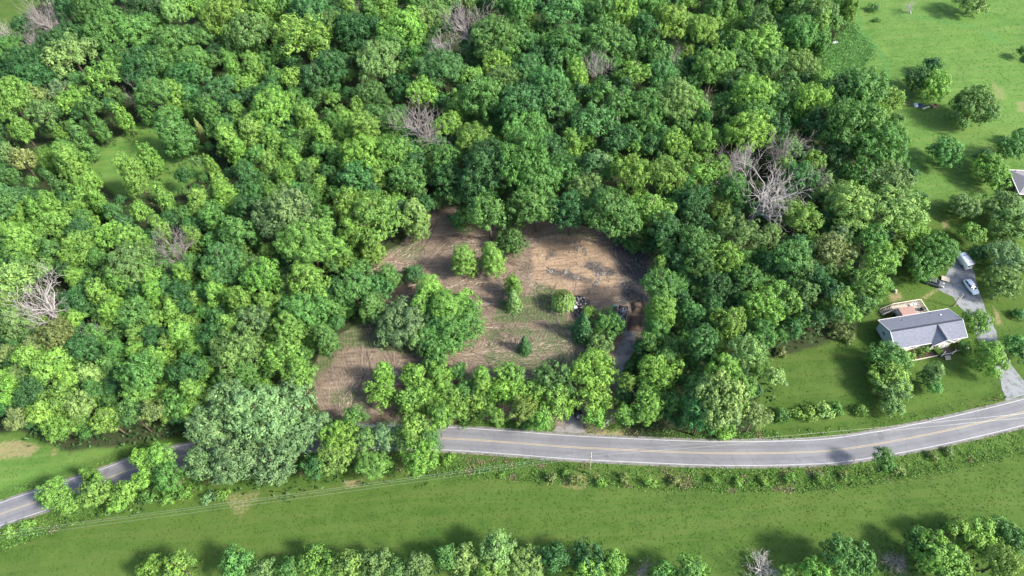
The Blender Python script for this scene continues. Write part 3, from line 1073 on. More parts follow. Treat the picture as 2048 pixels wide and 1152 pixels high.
# ------------------------------------------------------------------ every tree, read off the photograph: x y r (thirds of a photo pixel from the tile corner), crown shape, tone
TREES = [
    (0, 0, '''240 60 90 B g|40 150 70 B w|290 130 60 B w|190 230 60 B w|140 160 60 R d|60 300 90 R m|150 400 100 R d|560 70 120 R m|430 50 90 R d|870 50 110 R d|
680 130 80 R m|600 220 90 R m|430 210 90 R d|330 280 90 R d|820 190 110 R m|1060 70 80 R p|1150 50 70 R g|1060 250 110 R m|1210 210 80 R m|
1350 90 110 R g|1260 10 60 R g|1600 80 90 C g|1500 200 110 R o|1830 230 160 L g|1880 80 110 R d|1970 160 80 R m|1990 400 90 R d|1710 30 70 R m|
430 330 130 L p|650 440 110 L g|720 340 80 R m|350 540 80 L s|440 590 90 L g|60 600 110 R g|150 800 120 R g|200 590 80 R w|270 690 80 R o|
220 480 80 R d|850 400 110 R d|960 380 80 R m|930 560 90 R m|1150 360 90 R m|1100 450 90 R d|1310 540 110 L b|1410 420 65 C g|1530 430 75 C g|
1740 480 70 L g|1900 470 80 R d|800 540 50 B g|880 660 80 R m|1060 590 80 R g|1160 680 60 R m|740 710 85 C g|600 770 75 C m|1060 810 105 C m|
500 860 90 C m|350 800 60 C g|400 910 55 C m|300 970 60 C g|430 990 90 C g|890 960 75 C g|790 1040 85 C g|1190 980 60 R o|1110 1060 80 R d|
130 960 100 R w|30 920 60 R o|80 1070 90 R m|350 1120 80 R m|530 1120 110 R g|970 1150 60 C g|1280 700 75 C m|1430 680 55 C g|1200 780 55 D w|
1350 790 60 C m|1380 850 75 C g|1520 800 75 C g|1640 650 110 R g|1780 620 65 C m|1850 720 75 C g|1980 740 60 C m|1650 870 75 C g|1450 940 75 C g|
1270 1000 70 C g|1330 1130 70 C g|1620 1000 65 C g|1750 960 65 C g|1840 870 65 C m|1950 830 65 C g|1720 1080 65 C g|1850 1060 60 C m|1930 1130 60 C g|
1500 1060 70 C d|2020 960 60 C m|1690 330 60 R m|1620 560 80 R d|1380 620 60 R d'''),
    (683, 0, '''40 60 60 C g|110 30 50 B g|170 90 60 C m|280 60 80 C g|570 90 80 R o|480 120 60 R p|370 180 110 R g|80 190 110 R d|220 380 130 R o|300 270 90 R m|
640 20 60 R m|440 20 60 R m|730 110 110 B g|650 260 80 B w|510 720 125 B g|1530 340 65 B w|2010 310 45 B g|600 430 140 R b|480 560 80 R g|
170 570 90 R m|260 650 60 R m|110 680 65 C g|770 10 60 R g|960 20 80 R d|1070 60 80 R m|900 240 130 R m|1050 220 80 R m|1140 160 50 C g|
1230 170 60 C m|920 390 80 R y|790 470 60 R g|1120 410 90 R b|1340 80 110 R b|1380 270 120 R m|1560 80 100 R m|1700 90 90 R y|1840 50 90 R m|
1980 150 110 R y|1830 180 80 R d|1600 250 120 R m|1900 330 70 R m|1410 470 85 C y|1230 510 110 R b|1560 570 70 R m|1760 450 90 L g|1920 450 90 R b|
860 600 120 R m|1080 640 135 R d|970 490 90 R m|1300 640 90 R b|690 660 75 C g|640 760 80 R g|790 840 95 R g|1100 790 130 R m|1080 970 170 R m|
900 1000 140 R d|1190 1080 120 R m|820 1110 120 R d|620 960 80 R m|650 1090 90 R d|1380 880 75 C g|1530 740 130 L b|1540 970 70 L s|1330 1020 95 R m|
1680 640 80 R m|1840 640 100 R m|1990 600 100 R p|1830 770 80 R m|1990 860 80 R g|1740 1040 120 L y|1950 1060 110 R g|1470 1120 90 R o|1860 870 60 R d|
40 790 80 R g|150 800 85 R g|320 780 85 R m|130 930 110 R y|310 930 110 R g|90 1070 90 R b|230 1090 60 R g|400 1070 90 R m|1250 900 90 R d|
1700 830 80 R d|1640 860 60 R d|1480 1000 70 R d|450 980 60 R d'''),
    (1366, 0, '''30 150 60 R y|120 190 90 R y|180 50 60 C m|270 70 50 C g|380 60 55 C m|300 160 60 C g|450 170 85 C m|500 30 50 C m|560 60 50 C g|650 60 65 C m|
810 70 90 R o|930 60 55 C g|1000 45 50 C g|690 210 100 R m|800 180 85 C g|830 260 60 C m|560 160 40 S m|380 130 40 S g|290 270 70 R m|450 290 130 R g|
180 400 120 R g|340 390 80 R m|710 390 90 R p|540 370 90 R m|30 620 110 R g|140 610 60 B g|400 560 100 R g|430 700 110 R m|760 620 110 R y|
620 640 90 R m|830 500 80 R g|910 560 90 R d|1060 560 140 R m|1230 600 80 R g|1000 760 140 R m|1160 880 170 R m|940 900 110 R d|120 830 110 L g|
390 800 120 R y|50 970 70 L g|220 1020 75 R y|610 1000 50 R g|285 940 75 B g|440 920 90 B w|470 1100 150 B w|640 870 100 B g|640 900 70 R o|
800 1060 75 B g|710 1070 85 R b|1060 1070 100 R m|1220 1090 100 R o|1140 1140 60 R y|300 1120 80 R m|820 760 90 R d|300 500 80 R d|560 760 80 R d|
830 1100 70 R o|250 620 70 R m|620 500 70 R m|120 1060 70 R g|1150 45 42 S o|1165 120 24 S m|1380 50 40 B w|1730 15 90 R p|1400 480 85 R d|
1500 530 100 R y|1500 400 55 R d|1740 650 140 R o|1575 920 100 R b|1850 1040 85 R g|1960 890 90 R m|2030 820 50 R m|1810 960 60 R d|2044 310 35 R m|
1120 1140 80 R g'''),  # tree over the junk: sun side yellow, shade side dark, put into crown tones
    (0, 384, '''40 60 90 R b|30 230 45 C g|110 130 80 C g|230 130 75 C g|320 90 70 C g|370 220 80 C g|130 290 90 R g|60 340 80 R m|490 60 75 R g|600 70 85 R g|
680 130 85 R b|850 120 100 R g|1000 60 90 R g|960 210 60 R g|1210 80 75 R g|1360 50 85 R g|1500 100 85 R d|1720 160 155 R s|1640 30 60 R g|
1880 60 80 R m|1950 170 70 R m|650 270 70 R y|500 340 105 R g|320 380 80 R m|220 360 60 R g|230 480 65 R o|430 430 50 C y|470 520 60 C y|
620 430 70 R m|790 440 120 R o|810 310 90 R g|1010 280 85 B g|1170 300 80 C g|1060 390 60 C g|1310 180 90 R m|1430 260 100 R m|1340 430 110 R b|
1620 400 70 C g|1860 330 165 R g|1530 430 50 R o|90 540 100 R p|40 690 90 R y|270 630 135 B w|100 780 100 R o|450 760 50 R y|530 790 45 B g|
350 860 90 R w|210 930 60 R w|170 980 70 R y|320 1060 115 R y|30 970 55 R w|40 1110 60 R y|110 1080 50 R w|410 1130 50 R y|620 610 75 R g|
740 560 85 R g|690 710 75 R y|810 740 110 R m|600 880 75 R m|500 940 80 R d|840 870 70 R g|830 970 65 R g|700 960 65 R m|930 600 65 C g|920 510 80 R g|
960 700 50 C g|1100 500 60 C g|1180 560 45 C g|1290 530 70 C y|1190 670 60 C g|1310 640 75 C g|1040 740 55 C g|1110 870 85 C g|1140 800 60 C g|
1030 930 70 R g|1150 960 70 R g|960 1030 80 R g|560 1110 75 R p|860 1090 110 R m|650 1050 60 R m|1130 1070 90 R d|1260 860 80 R d|1480 480 65 C g|
1580 520 100 R g|1700 560 60 R o|1860 550 100 R g|1470 680 90 R g|1620 690 75 R g|1530 800 100 R o|1390 830 85 R g|1830 740 130 R m|1740 850 100 R g|
1420 980 140 R o|1700 990 95 R g|1260 1090 80 R g|1500 1110 90 R m|1790 1090 95 R g|2010 560 60 R d|1950 880 75 R m|2000 700 65 R m|930 880 80 R d|
440 650 70 R d|930 380 60 R d|480 240 70 R d|1070 600 60 R d|150 440 60 R m'''),  # yellow tones along the left edge put a sun patch into the leaves
    (683, 384, '''60 90 95 R g|200 160 140 R g|60 260 80 R g|180 340 70 R g|40 420 75 R g|60 560 95 R m|10 670 60 R m|440 160 85 C p|350 130 60 R d|590 60 60 R o|
740 170 70 R m|880 130 100 R m|1010 150 80 R m|1160 90 125 R m|1370 110 100 R d|1620 140 130 R m|1720 110 110 L y|1870 120 95 R g|1940 230 90 R d|
1870 330 70 R d|1560 30 60 R d|738 400 72 C g|910 395 75 C g|1020 300 80 R m|1030 555 48 C g|1030 640 45 D o|1330 650 58 W p|1100 910 40 D d|700 690 70 R g|560 700 80 R g|
530 590 85 C g|620 690 80 C g|470 690 60 C g|690 800 105 R m|600 870 90 R m|380 780 130 R s|290 850 80 R s|200 580 90 R b|185 690 70 R m|
290 500 55 R m|430 500 55 R d|470 870 80 R o|560 780 90 R d|1450 800 62 D d|1485 720 35 R g|1605 800 85 R m|1555 920 58 R o|1500 975 34 R o|
1910 440 50 C g|1900 570 85 R m|1995 560 60 R m|1920 700 85 C g|1890 810 75 R m|1850 890 60 R m|1980 920 65 R m|1960 1010 70 R m|250 1085 48 C y|
440 1100 60 R y|580 1110 60 R y|560 1000 80 R m|700 1080 55 R m|840 1105 45 C g|1000 1130 85 R g|1270 1130 90 R m|1520 1090 105 R y|1900 1090 120 R y|
1730 1050 55 S d|1790 1000 50 S m|350 1120 40 B w|130 150 60 R g'''),
    (1366, 384, '''60 50 80 R d|350 250 110 L o|530 280 90 L o|700 150 125 L y|50 140 80 R d|80 320 90 R m|260 400 90 R g|100 430 80 R m|390 520 75 R m|640 410 100 R m|
700 440 70 R m|420 390 40 C y|890 360 100 R w|950 250 50 R s|1010 80 120 R p|1250 110 150 R p|1130 290 90 R m|1180 430 100 R g|1110 540 90 R g|
1180 560 60 R g|1370 250 75 R y|950 510 60 C g|60 740 85 R b|120 900 85 R b|280 790 90 R g|470 680 100 R g|640 640 65 R g|570 590 55 R g|
950 650 75 R g|1000 730 55 R g|830 700 65 S m|740 600 60 R o|370 960 100 R p|250 1080 90 R g|560 1110 55 R p|470 860 80 R m|930 830 70 S w|
1000 890 45 S w|590 960 45 S w|640 760 50 S m|1220 1000 100 R m|1310 990 50 R y|1230 1110 95 R y|1500 1080 60 C o|1830 1000 110 R y|1750 790 85 R g|
1490 360 110 R m|1430 450 80 R m|1730 260 60 R g|1690 90 75 R o|1740 80 35 B g|1920 90 95 R o|1990 200 100 R o|1930 400 100 R s|1910 550 95 R o|
1770 370 48 R d|2010 730 50 S b|1980 910 55 R m|2030 960 50 R m|1385 965 28 S w|1440 960 42 S g|1530 955 32 S g|1680 925 60 S m|520 440 60 R d|
780 500 70 R d|200 560 80 R d|680 330 70 R d|180 680 60 R d|860 170 60 R d|880 590 60 R d|1280 360 60 R g'''),
    (0, 768, '''50 60 80 R y|200 50 80 R d|100 210 65 R w|240 170 60 R y|350 90 90 R g|490 120 80 R p|370 250 105 R g|650 210 85 R y|590 60 75 R m|840 50 100 R g|
790 180 75 R m|1040 120 75 R m|900 170 60 R w|1180 60 80 R g|1300 230 140 R s|1560 190 170 R s|1750 330 130 R s|1230 480 110 R s|1450 430 150 R s|
1660 500 130 R s|1740 110 120 R s|1370 90 100 R s|1880 250 70 R s|1600 350 110 R s|860 450 70 L y|860 560 60 R y|960 440 80 R g|1010 560 85 R m|
330 650 85 R g|400 720 70 R g|530 540 45 C g|560 650 80 R g|670 640 60 L y|760 640 65 R g|720 710 55 R y|900 680 55 S m|1000 690 50 S g|
1100 660 60 S g|1250 680 50 S s|1340 660 45 S g|250 690 40 S m|170 840 50 S g|60 880 45 S g|2000 320 75 R y|1990 450 75 R g|1900 500 60 R b|
920 1110 70 R y|1080 1100 80 R g|1420 1090 85 R m|1580 1110 60 R o|1740 1110 70 R m|1890 1060 80 R g|2000 1090 65 R g|590 570 35 L g'''),
    (683, 768, '''80 210 70 R m|30 340 75 R y|150 330 60 R o|250 310 65 R s|350 330 65 R o|440 270 65 R g|530 330 60 R m|480 440 85 R g|190 490 75 R g|640 450 45 S g|
230 60 80 L y|340 80 40 S s|480 60 80 L y|620 60 85 L y|700 120 80 R g|600 200 75 R g|830 150 65 L y|850 20 50 C y|1010 60 100 L y|1080 160 75 R g|
930 190 45 R g|1240 130 100 R g|1200 220 60 R g|1345 150 40 L y|1510 90 95 L y|1530 200 65 L y|1700 190 65 R g|1830 90 120 L y|1840 160 80 R g|
1990 100 60 R m|50 1080 80 R g|210 1090 85 R o|340 1110 65 R o|460 1100 75 R o|620 1040 65 R m|740 1060 80 R p|930 990 100 R p|910 1120 75 R g|
1110 1090 95 R p|1290 1040 85 R d|1490 1040 100 R d|1490 1130 70 R y|1640 1080 75 R g|1780 1110 55 B g|1930 1130 60 R m|960 545 20 S g|400 110 70 R g|540 140 60 R g|880 100 60 R g|1130 60 65 R g|760 60 65 R m|1370 60 50 R m|960 225 45 S g|740 235 40 S m|1100 255 40 S m|1170 200 50 S m|
1260 570 45 S w|1400 580 50 S w|1340 540 35 S g|1560 590 40 S g|1700 570 45 S w|1860 590 45 S g|2000 570 45 S w'''),
    (1366, 768, '''230 100 150 R p|90 60 100 R m|430 190 80 R p|110 190 100 R b|330 40 90 R g|250 280 75 S y|590 190 60 S m|680 180 50 S g|760 170 60 S g|850 160 60 S p|
925 150 45 S m|1060 160 55 S g|1270 60 95 L o|1250 130 60 R o|1500 10 45 R m|1200 440 52 R m|60 1130 80 R g|460 1110 80 B w|630 1130 50 R g|
790 1120 75 R g|940 1040 100 R m|1060 1060 90 R m|1230 1030 65 B g|1540 1040 120 R g|1440 950 80 L m|1650 870 80 L g|1800 880 80 L y|1760 960 80 L y|
1930 870 80 L m|2000 930 80 L m|1900 1070 100 R g|1640 1140 90 R g|1310 1090 60 B g|180 570 40 S g|330 580 40 S g|480 575 40 S g|640 570 45 S g|
820 560 40 S g|960 550 35 S w|1240 500 45 S m|1300 510 40 S w|1500 430 40 S w|1600 400 35 S w'''),
]

TONES = {'d': ((0.036, 0.098, 0.036), 'dark green'), 'm': ((0.070, 0.158, 0.044), 'mid-green'), 'g': ((0.120, 0.222, 0.048), 'bright green'),
         'y': ((0.140, 0.252, 0.050), 'yellow-green'), 'p': ((0.155, 0.245, 0.082), 'pale green'), 'b': ((0.060, 0.155, 0.054), 'bluish green'),
         'o': ((0.098, 0.168, 0.060), 'olive'), 'w': ((0.132, 0.160, 0.066), 'brownish'), 's': ((0.108, 0.178, 0.088), 'silvery green')}
SHAPES = {'R': ('round', 'broadleaf_tree', 'round-topped'), 'L': ('loose', 'broadleaf_tree', 'open-crowned'), 'C': ('cone', 'poplar_tree', 'tall pointed'),
          'D': ('cedar', 'cedar_tree', 'narrow cedar'), 'W': ('willow', 'willow_tree', 'drooping willow'), 'S': ('shrub', 'shrub', 'low'),
          'B': (None, 'bare_tree', 'leafless')}

# things one can find in the photograph, to say which tree is which: (x, y, words)
MARKS = [(60, 60, 'by the bleached trees at the top left corner'), (230, 60, 'at the top edge, left of the twin grey tops'),
         (330, 120, 'in the upper left wood'), (480, 130, 'in the upper wood above the bright poplars'), (610, 90, 'around the forked tree at the upper left'),
         (150, 170, 'beside the pale forked tree, upper left'), (60, 250, 'at the left edge above the brown thicket'), (130, 320, 'left of the grass gap'),
         (270, 300, 'around the grass gap in the left wood'), (60, 420, 'at the left edge below the brown thicket'), (200, 430, 'left of the grey bare tree in the left wood'),
         (340, 470, 'around the grey bare tree in the left wood'), (440, 330, 'right of the grass gap'), (560, 290, 'in the poplars right of the grass gap'),
         (570, 440, 'around the silver-blue round crown'), (690, 330, 'left of the large bare tree'), (60, 570, 'around the twisted white tree at the left edge'),
         (90, 720, 'in the yellowish trees at the left edge'), (230, 600, 'in the middle of the left wood'), (400, 560, 'below the grey bare tree, left wood'),
         (370, 700, 'in the lower left wood'), (540, 560, 'between silver-blue crown and the clearing'), (580, 700, 'at the wood edge left of the clearing'),
         (700, 470, 'at the upper left edge of the clearing'), (100, 840, 'by the lawn left of the far road end'), (270, 830, 'north of the road, lower left'),
         (500, 870, 'in the huge silvery group over the road'), (150, 1000, 'by the road at the lower left'), (300, 940, 'between the road stretch and silvery group'),
         (700, 900, 'between silvery group and the open road'), (830, 900, 'where the road comes out of the trees'), (760, 790, 'at the lower left edge of the clearing'),
         (830, 650, 'in the island clump inside the clearing'), (740, 600, 'at the left side of the island clump'), (955, 510, 'in the upper middle of the clearing'),
         (1040, 620, 'in the middle of the clearing'), (1200, 670, 'left of the debris container'), (900, 800, 'in the roadside row below the clearing'),
         (1050, 790, 'in the roadside row left of the black car'), (1190, 790, 'in the roadside row by the black car'), (1300, 790, 'right of the gravel track by the road'),
         (1330, 600, 'right of the debris container'), (1340, 700, 'in the row right of the gravel track'), (930, 420, 'at the top edge of the clearing'),
         (1060, 400, 'above the clearing, below the great oak'), (1250, 400, 'above the burnt corner of the clearing'), (850, 250, 'around the large bare tree'),
         (1000, 210, 'around the great oak crowns, upper middle'), (900, 80, 'around the twin grey bare trees at the top'), (760, 130, 'left of the twin grey bare trees'),
         (700, 40, 'at the top edge, left of middle'), (1100, 60, 'at the top edge, right of the bare twins'), (1190, 120, 'around the slim white bare tree'),
         (1270, 60, 'at the top edge by the yellowish crowns'), (1150, 250, 'around the bluish crown, upper middle'), (1300, 230, 'above the olive crowns, right of middle'),
         (1420, 70, 'below the narrow lane at the top'), (1540, 30, 'in the young trees at the top right'), (1620, 90, 'beside the tall grass patch'),
         (1500, 160, 'at the wood edge left of the lawn'), (1410, 230, 'around the half bare pale crown'), (1500, 250, 'above the big white bare tree'),
         (1520, 360, 'around the big white bare tree'), (1600, 200, 'at the wood edge below the tall grass'), (1740, 240, 'at the right wood edge by the lawn'),
         (1770, 400, 'at the right wood edge above the house'), (1600, 470, 'right of the yellow-green crown'), (1430, 480, 'below the big white bare tree'),
         (1480, 560, 'in the right wood beside the clearing'), (1570, 620, 'at the wood edge above the small lawn'), (1460, 700, 'at the wood edge left of the small lawn'),
         (1460, 820, 'at the big pale crown by the road'), (1600, 830, 'along the hedge below the small lawn'), (1690, 650, 'in the thicket left of the house'),
         (1780, 760, 'below the left end of the house'), (1870, 730, 'in front of the grey-roofed house'), (1960, 690, 'between house and driveway'),
         (1860, 540, 'beside the white van'), (1950, 420, 'behind the white van'), (2010, 540, 'right of the gravel driveway'), (2030, 700, 'right of the driveway near the road'),
         (1850, 180, 'on the upper lawn over the junk pile'), (1950, 220, 'on the upper lawn, right'), (1890, 310, 'alone on the lawn'), (1990, 330, 'beside the brown house'),
         (1750, 20, 'at the top of the upper lawn'), (1940, 10, 'at the top edge of the lawn, right'), (1760, 920, 'alone against the near side of the road'),
         (1180, 950, 'in the bank around the utility pole'), (1400, 960, 'in the bank below the road bend'), (1650, 950, 'in the bank by the leaning post'),
         (1900, 900, 'in the bank at the right'), (330, 1130, 'at the bottom edge, far left'), (560, 1130, 'at the bottom edge, left of middle'),
         (760, 1130, 'at the bottom edge among olive bushes'), (960, 1110, 'at the bottom edge, middle'), (1170, 1120, 'at the bottom edge, right of middle'),
         (1380, 1140, 'at the bottom edge, centre right'), (1520, 1130, 'at the bottom edge by the pale bare tree'), (1660, 1120, 'at the bottom edge left of grey bare tree'),
         (1880, 1080, 'in the large group at the bottom right'), (330, 1010, 'along the bank under the silvery group')]
_m = TONES['m'][0]
for _k, (_c, _w) in list(TONES.items()):
    _l = sum(_c) / sum(_m)                 # the wood is one range of greens: pull every tone's hue towards the common one
    TONES[_k] = (tuple(0.87 * a + 0.13 * b * _l for a, b in zip(_c, _m)), _w)
ORD = ['first', 'second', 'third', 'fourth', 'fifth', 'sixth', 'seventh', 'eighth', 'ninth', 'tenth', 'eleventh', 'twelfth']


class T:
    pass


allt = []
for ox, oy, txt in TREES:
    for e in txt.replace('\n', '').split('|'):
        a, b, c, s, k = e.split()
        t = T()
        t.x, t.y, t.r, t.s, t.k = ox + float(a) / 3, oy + float(b) / 3, float(c) / 3, s, k
        if s == 'R' and k in 'gpm' and t.r < 31 and 40 < t.x < 800 and 190 < t.y < 790:
            t.s = 'C'                      # the young wood on the left is all upright pointed crowns
        allt.append(t)

# gaps between the listed crowns hold smaller, darker trees
wood_px = np.array(WOODS_PX[0], float)
grid = np.array([(x, y) for y in range(-60, 870, 13) for x in range(-60 , 1860, 13)], float) + rng.uniform(-5, 5, (72 * 148, 2))[:len(range(-60, 870, 13)) * len(range(-60, 1860, 13))]
ok = inside(grid, wood_px) > 8
for q in GLADES_PX:
    ok &= inside(grid, np.array(q, float)) < -6
grid = grid[ok]
TX = np.array([(t.x, t.y, t.r) for t in allt])
added = []
for gx_, gy_ in grid:
    d = np.hypot(TX[:, 0] - gx_, (TX[:, 1] - gy_))
    if (d / (TX[:, 2] * 0.92 + 4)).min() > 1.0 and all((gx_ - a[0]) ** 2 + (gy_ - a[1]) ** 2 > 24 ** 2 for a in added):
        added.append((gx_, gy_))
        t = T()
        t.x, t.y, t.r, t.s, t.k = gx_, gy_, rnd.uniform(14, 19), 'R', rnd.choice('dddmmmbg')
        t.fill = True
        allt.append(t)
print('gap trees', len(added))

for t in allt:
    yard = (t.x > 1790 and t.y < 800) or (t.x > 1720 and 640 < t.y < 830)
    clearing = inside(np.array([tuple(un(t.x, t.y + 12, 0).xy)]), DIRT)[0] > 1.0
    R = t.r * mpp(t.x, t.y, 9.0)
    if t.s == 'S':
        R *= 0.95
        H, rz = R * 1.5, R * 0.75
    elif t.s == 'C':
        R *= 0.92
        rz = 1.85 * R
        H = 2 * rz + 1.5
        if t.y > 1000 or clearing:
            H, rz = min(H, 11), min(rz, 4.6)
    elif t.s == 'D':
        rz = 2.1 * R
        H = 2 * rz + 0.3
    elif t.s == 'W':
        rz = 1.15 * R
        H = 2 * rz + 0.5
    elif t.s == 'B':
        R *= 1.15
        rz = R * 1.1
        H = (2.0 * R + 9.5) if t.x < 1700 and t.y < 745 else 1.7 * R + 0.5
    else:
        rz = 0.92 * R
        H = 7.0 + 1.55 * R
        if yard or clearing:
            H = 1.6 + 1.45 * R
        elif t.y > 600 and t.y < 860 and t.x > 600 and t.x < 1400:
            H = 4.5 + 1.5 * R
        elif t.y > 840:
            H = 4.0 + 1.45 * R
        H = min(H, 23)
        if getattr(t, 'fill', False):
            H *= 0.85
    glade = any(-10 < -inside(np.array([[t.x, t.y]]), np.array(q, float))[0] < 45 for q in GLADES_PX[:1])
    if glade:
        R *= 0.60
        H *= 0.8
        rz *= 0.8
    elif t.s in 'RLC' and not yard and not clearing:
        R *= 1.10
        q_ = rnd.uniform(0.86, 1.2)
        H *= q_
        if t.s != 'C':
            rz *= q_
    if yard and t.s in 'RL' and t.y > 340 and not (1890 < t.x < 1995 and t.y > 560):
        R *= 1.2
    if t.s in 'RLCS' and 620 < t.x < 890 and 840 < t.y < 965:
        R *= 1.2
        H *= 1.1
    if clearing and t.s in 'CRDW' and t.x > 880 and t.y < 720:
        R *= 1.22
        rz *= 1.08
    if t.s in 'RLC' and 712 < t.x < 962 and 535 < t.y < 692:
        R *= 1.22
    if clearing and t.y > 745 and t.s != 'B':
        R *= 1.35
        if t.s in 'RLC':
            H *= 1.15
            rz *= 1.25
    t.R, t.H, t.rz = R, H, rz
    t.zc = H - rz
    if t.s == 'S':
        t.zc = rz * 0.75
    p = un(t.x, t.y, t.zc)
    t.p = Vector((p.x, p.y, 0))
    t.z0 = float(ground_z(np.array([[p.x, p.y]]))[0])
    t.field = yard or clearing
    t.area = t.r

# the 300 broadleaf trees that show largest are things of their own, the small ones between them one mass
bl = sorted([t for t in allt if t.s in 'RL'], key=lambda t: (hasattr(t, 'fill'), -t.area))
for i, t in enumerate(bl):
    t.mass = i >= 300
for t in allt:
    if t.s not in 'RL':
        t.mass = False

# labels: size, tone and shape, and what the tree stands at; among equals the order from the left
keyed = {}
for t in allt:
    if t.mass:
        continue
    words = TONES[t.k][1] if t.s != 'B' else ('pale grey' if t.k == 'w' else 'brown-grey')
    size = 'large ' if t.r > 37 else ('small ' if t.r < 23 else '')
    noun = {'R': 'tree', 'L': 'tree', 'C': 'tree', 'D': 'tree', 'W': 'tree', 'S': 'shrub', 'B': 'tree'}[t.s]
    look = f"{size}{words} {SHAPES[t.s][2]} {noun}"
    mk = min(MARKS, key=lambda m: (m[0] - t.x) ** 2 + ((m[1] - t.y) * 1.15) ** 2)
    keyed.setdefault((look, mk[2]), []).append(t)
for (look, where), ts in keyed.items():
    ts.sort(key=lambda t: t.x)
    for i, t in enumerate(ts):
        t.label = f"{look} {where}"
        if len(ts) == 2:
            t.label = f"{look} {where}, the {'left' if i == 0 else 'right'} one"
        elif len(ts) > 2:
            t.label = f"{look} {where}, {ORD[i]} from left"
seen_labels = set(t.label for t in allt if not t.mass)
for t in allt:
    if t.mass:
        continue
    if len(t.label.split()) > 16:
        for w in ('small ', 'large '):
            if len(t.label.split()) > 16 and t.label.startswith(w) and t.label[len(w):] not in seen_labels:
                t.label = t.label[len(w):]
        for w in (', upper middle', ', right of middle', ' in the left wood', ', left wood', ', upper left', ', below the great oak', ' at the left edge', ' in the', ' of the'):
            if len(t.label.split()) > 16 and w in t.label and t.label.replace(w, ' in' if w == ' in the' else (' of' if w == ' of the' else '')) not in seen_labels:
                t.label = t.label.replace(w, ' in' if w == ' in the' else (' of' if w == ' of the' else ''))
    seen_labels.add(t.label)
GROUPS = {'R': 'broadleaf trees of the wood and yards', 'L': 'broadleaf trees of the wood and yards', 'C': 'tall pointed young trees', 'D': 'dark narrow cedars',
          'W': None, 'S': 'shrubs and bushes', 'B': 'leafless trees standing in the green'}
CATS = {'R': 'tree', 'L': 'tree', 'C': 'tree', 'D': 'tree', 'W': 'tree', 'S': 'shrub', 'B': 'dead tree'}

mass_parts = []
nb = 0
for t in allt:
    rz_ = rnd.random() * 6.283
    col = list(TONES[t.k][0])
    j = rnd.gauss(0, 0.08)
    col = [max(0.01, c * (1 + j + rnd.gauss(0, 0.04))) for c in col]
    if t.mass:
        me, R0 = proto(SHAPES[t.s][0], min(t.R, 2.6))
        mass_parts.append((me, R0, t, rz_, col))
        continue
    root = empty(SHAPES[t.s][1], (t.p.x, t.p.y, t.z0), rz_)
    tag(root, t.label, CATS[t.s], GROUPS[t.s])
    if t.s == 'B':
        wood = 'dead_wood_pale' if t.k == 'w' else 'dead_wood'
        tm, bmz, zs, rs = bare_proto(nb % 6 if t.r < 40 or t.k == 'g' else 4, wood)
        nb += 1
        sx, sz = t.R / rs * 1.3, t.H / zs
        for nm, me in (('trunk', tm), ('branches', bmz)):
            o = link(bpy.data.objects.new(nm, me), root)
            o.scale = (sx, sx, sz)
        continue
    kind = SHAPES[t.s][0]
    me, R0 = proto(kind, t.R)
    o = link(bpy.data.objects.new('crown', me), root)
    s = t.R / R0
    zr = {'round': 0.80, 'loose': 0.80, 'cone': 1.85, 'cedar': 2.1, 'willow': 1.15, 'shrub': 0.75}[kind] * R0
    o.scale = (s * rnd.uniform(0.9, 1.15), s * rnd.uniform(0.85, 1.12), t.rz / zr)
    o.location = (0, 0, t.zc)
    o.color = (*col, 1.0)
    if t.s in 'RLCW':
        tr = link(bpy.data.objects.new('trunk', TRUNKS[rnd.randrange(5)]), root)
        w = 0.10 + 0.032 * t.R
        tr.scale = (w, w, t.zc + t.rz * 0.3)
        if t.s in 'RL':
            lb = link(bpy.data.objects.new('limbs', LIMBS[rnd.randrange(5)]), root)
            lb.location = (0, 0, t.zc)
            lb.scale = (t.R, t.R, t.R * 0.85)
    elif t.s == 'D':
        tr = link(bpy.data.objects.new('trunk', TRUNKS[0]), root)
        tr.scale = (0.12, 0.12, t.zc)


def transform_mesh(me, mat):
    n = len(me.vertices)
    co = np.empty(n * 3, np.float32)
    me.vertices.foreach_get('co', co)
    co = co.reshape(-1, 3)
    A = np.array(mat)
    return co @ A[:3, :3].T + A[:3, 3]


M['mass_leaf'] = None
byk = {}
mV, mT, mC = [], [], []
for me, R0, t, rz_, col in mass_parts:
    s = t.R / R0
    mat = Matrix.Translation((t.p.x, t.p.y, t.z0 + t.zc)) @ Matrix.Rotation(rz_, 4, 'Z') @ Matrix.Diagonal((s, s, t.rz / (0.8 * R0), 1))
    mV.append(transform_mesh(me, mat))
    tn = np.empty(len(me.polygons), np.float32)
    me.attributes['tint'].data.foreach_get('value', tn)
    mT.append(tn)
    mC.append(np.repeat(np.array([[*col, 1.0]], np.float32), len(tn), 0))


def mass_leaf_material(name):
    """same leaves, their colour stored with the mesh"""
    m = leaf_material(name, False)
    nt = m.node_tree
    a = attr(nt, 'leaf_colour').outputs['Color']
    for n in nt.nodes:
        if n.type == 'MIX' and n.blend_type == 'MULTIPLY':
            s = [i for i in n.inputs if i.name == 'A' and i.type == 'RGBA'][0]
            if not s.is_linked:
                nt.links.new(a, s)
    return m


M['mass_leaf'] = mass_leaf_material('mass_leaf')


def leaf_mass(name, Vs, Ts, Cs, label):
    V_ = np.concatenate(Vs)
    F_ = np.arange(len(V_)).reshape(-1, 4)
    me = np_mesh(name, V_, F_, M['mass_leaf'], tint=np.concatenate(Ts))
    a = me.attributes.new('leaf_colour', 'FLOAT_COLOR', 'FACE')
    a.data.foreach_set('color', np.concatenate(Cs).astype(np.float32).ravel())
    o = link(bpy.data.objects.new(name, me))
    tag(o, label, kind='stuff')
    return o


leaf_mass('small_wood_trees', mV, mT, mC, 'small leafy trees filling in between the larger crowns of the wood')

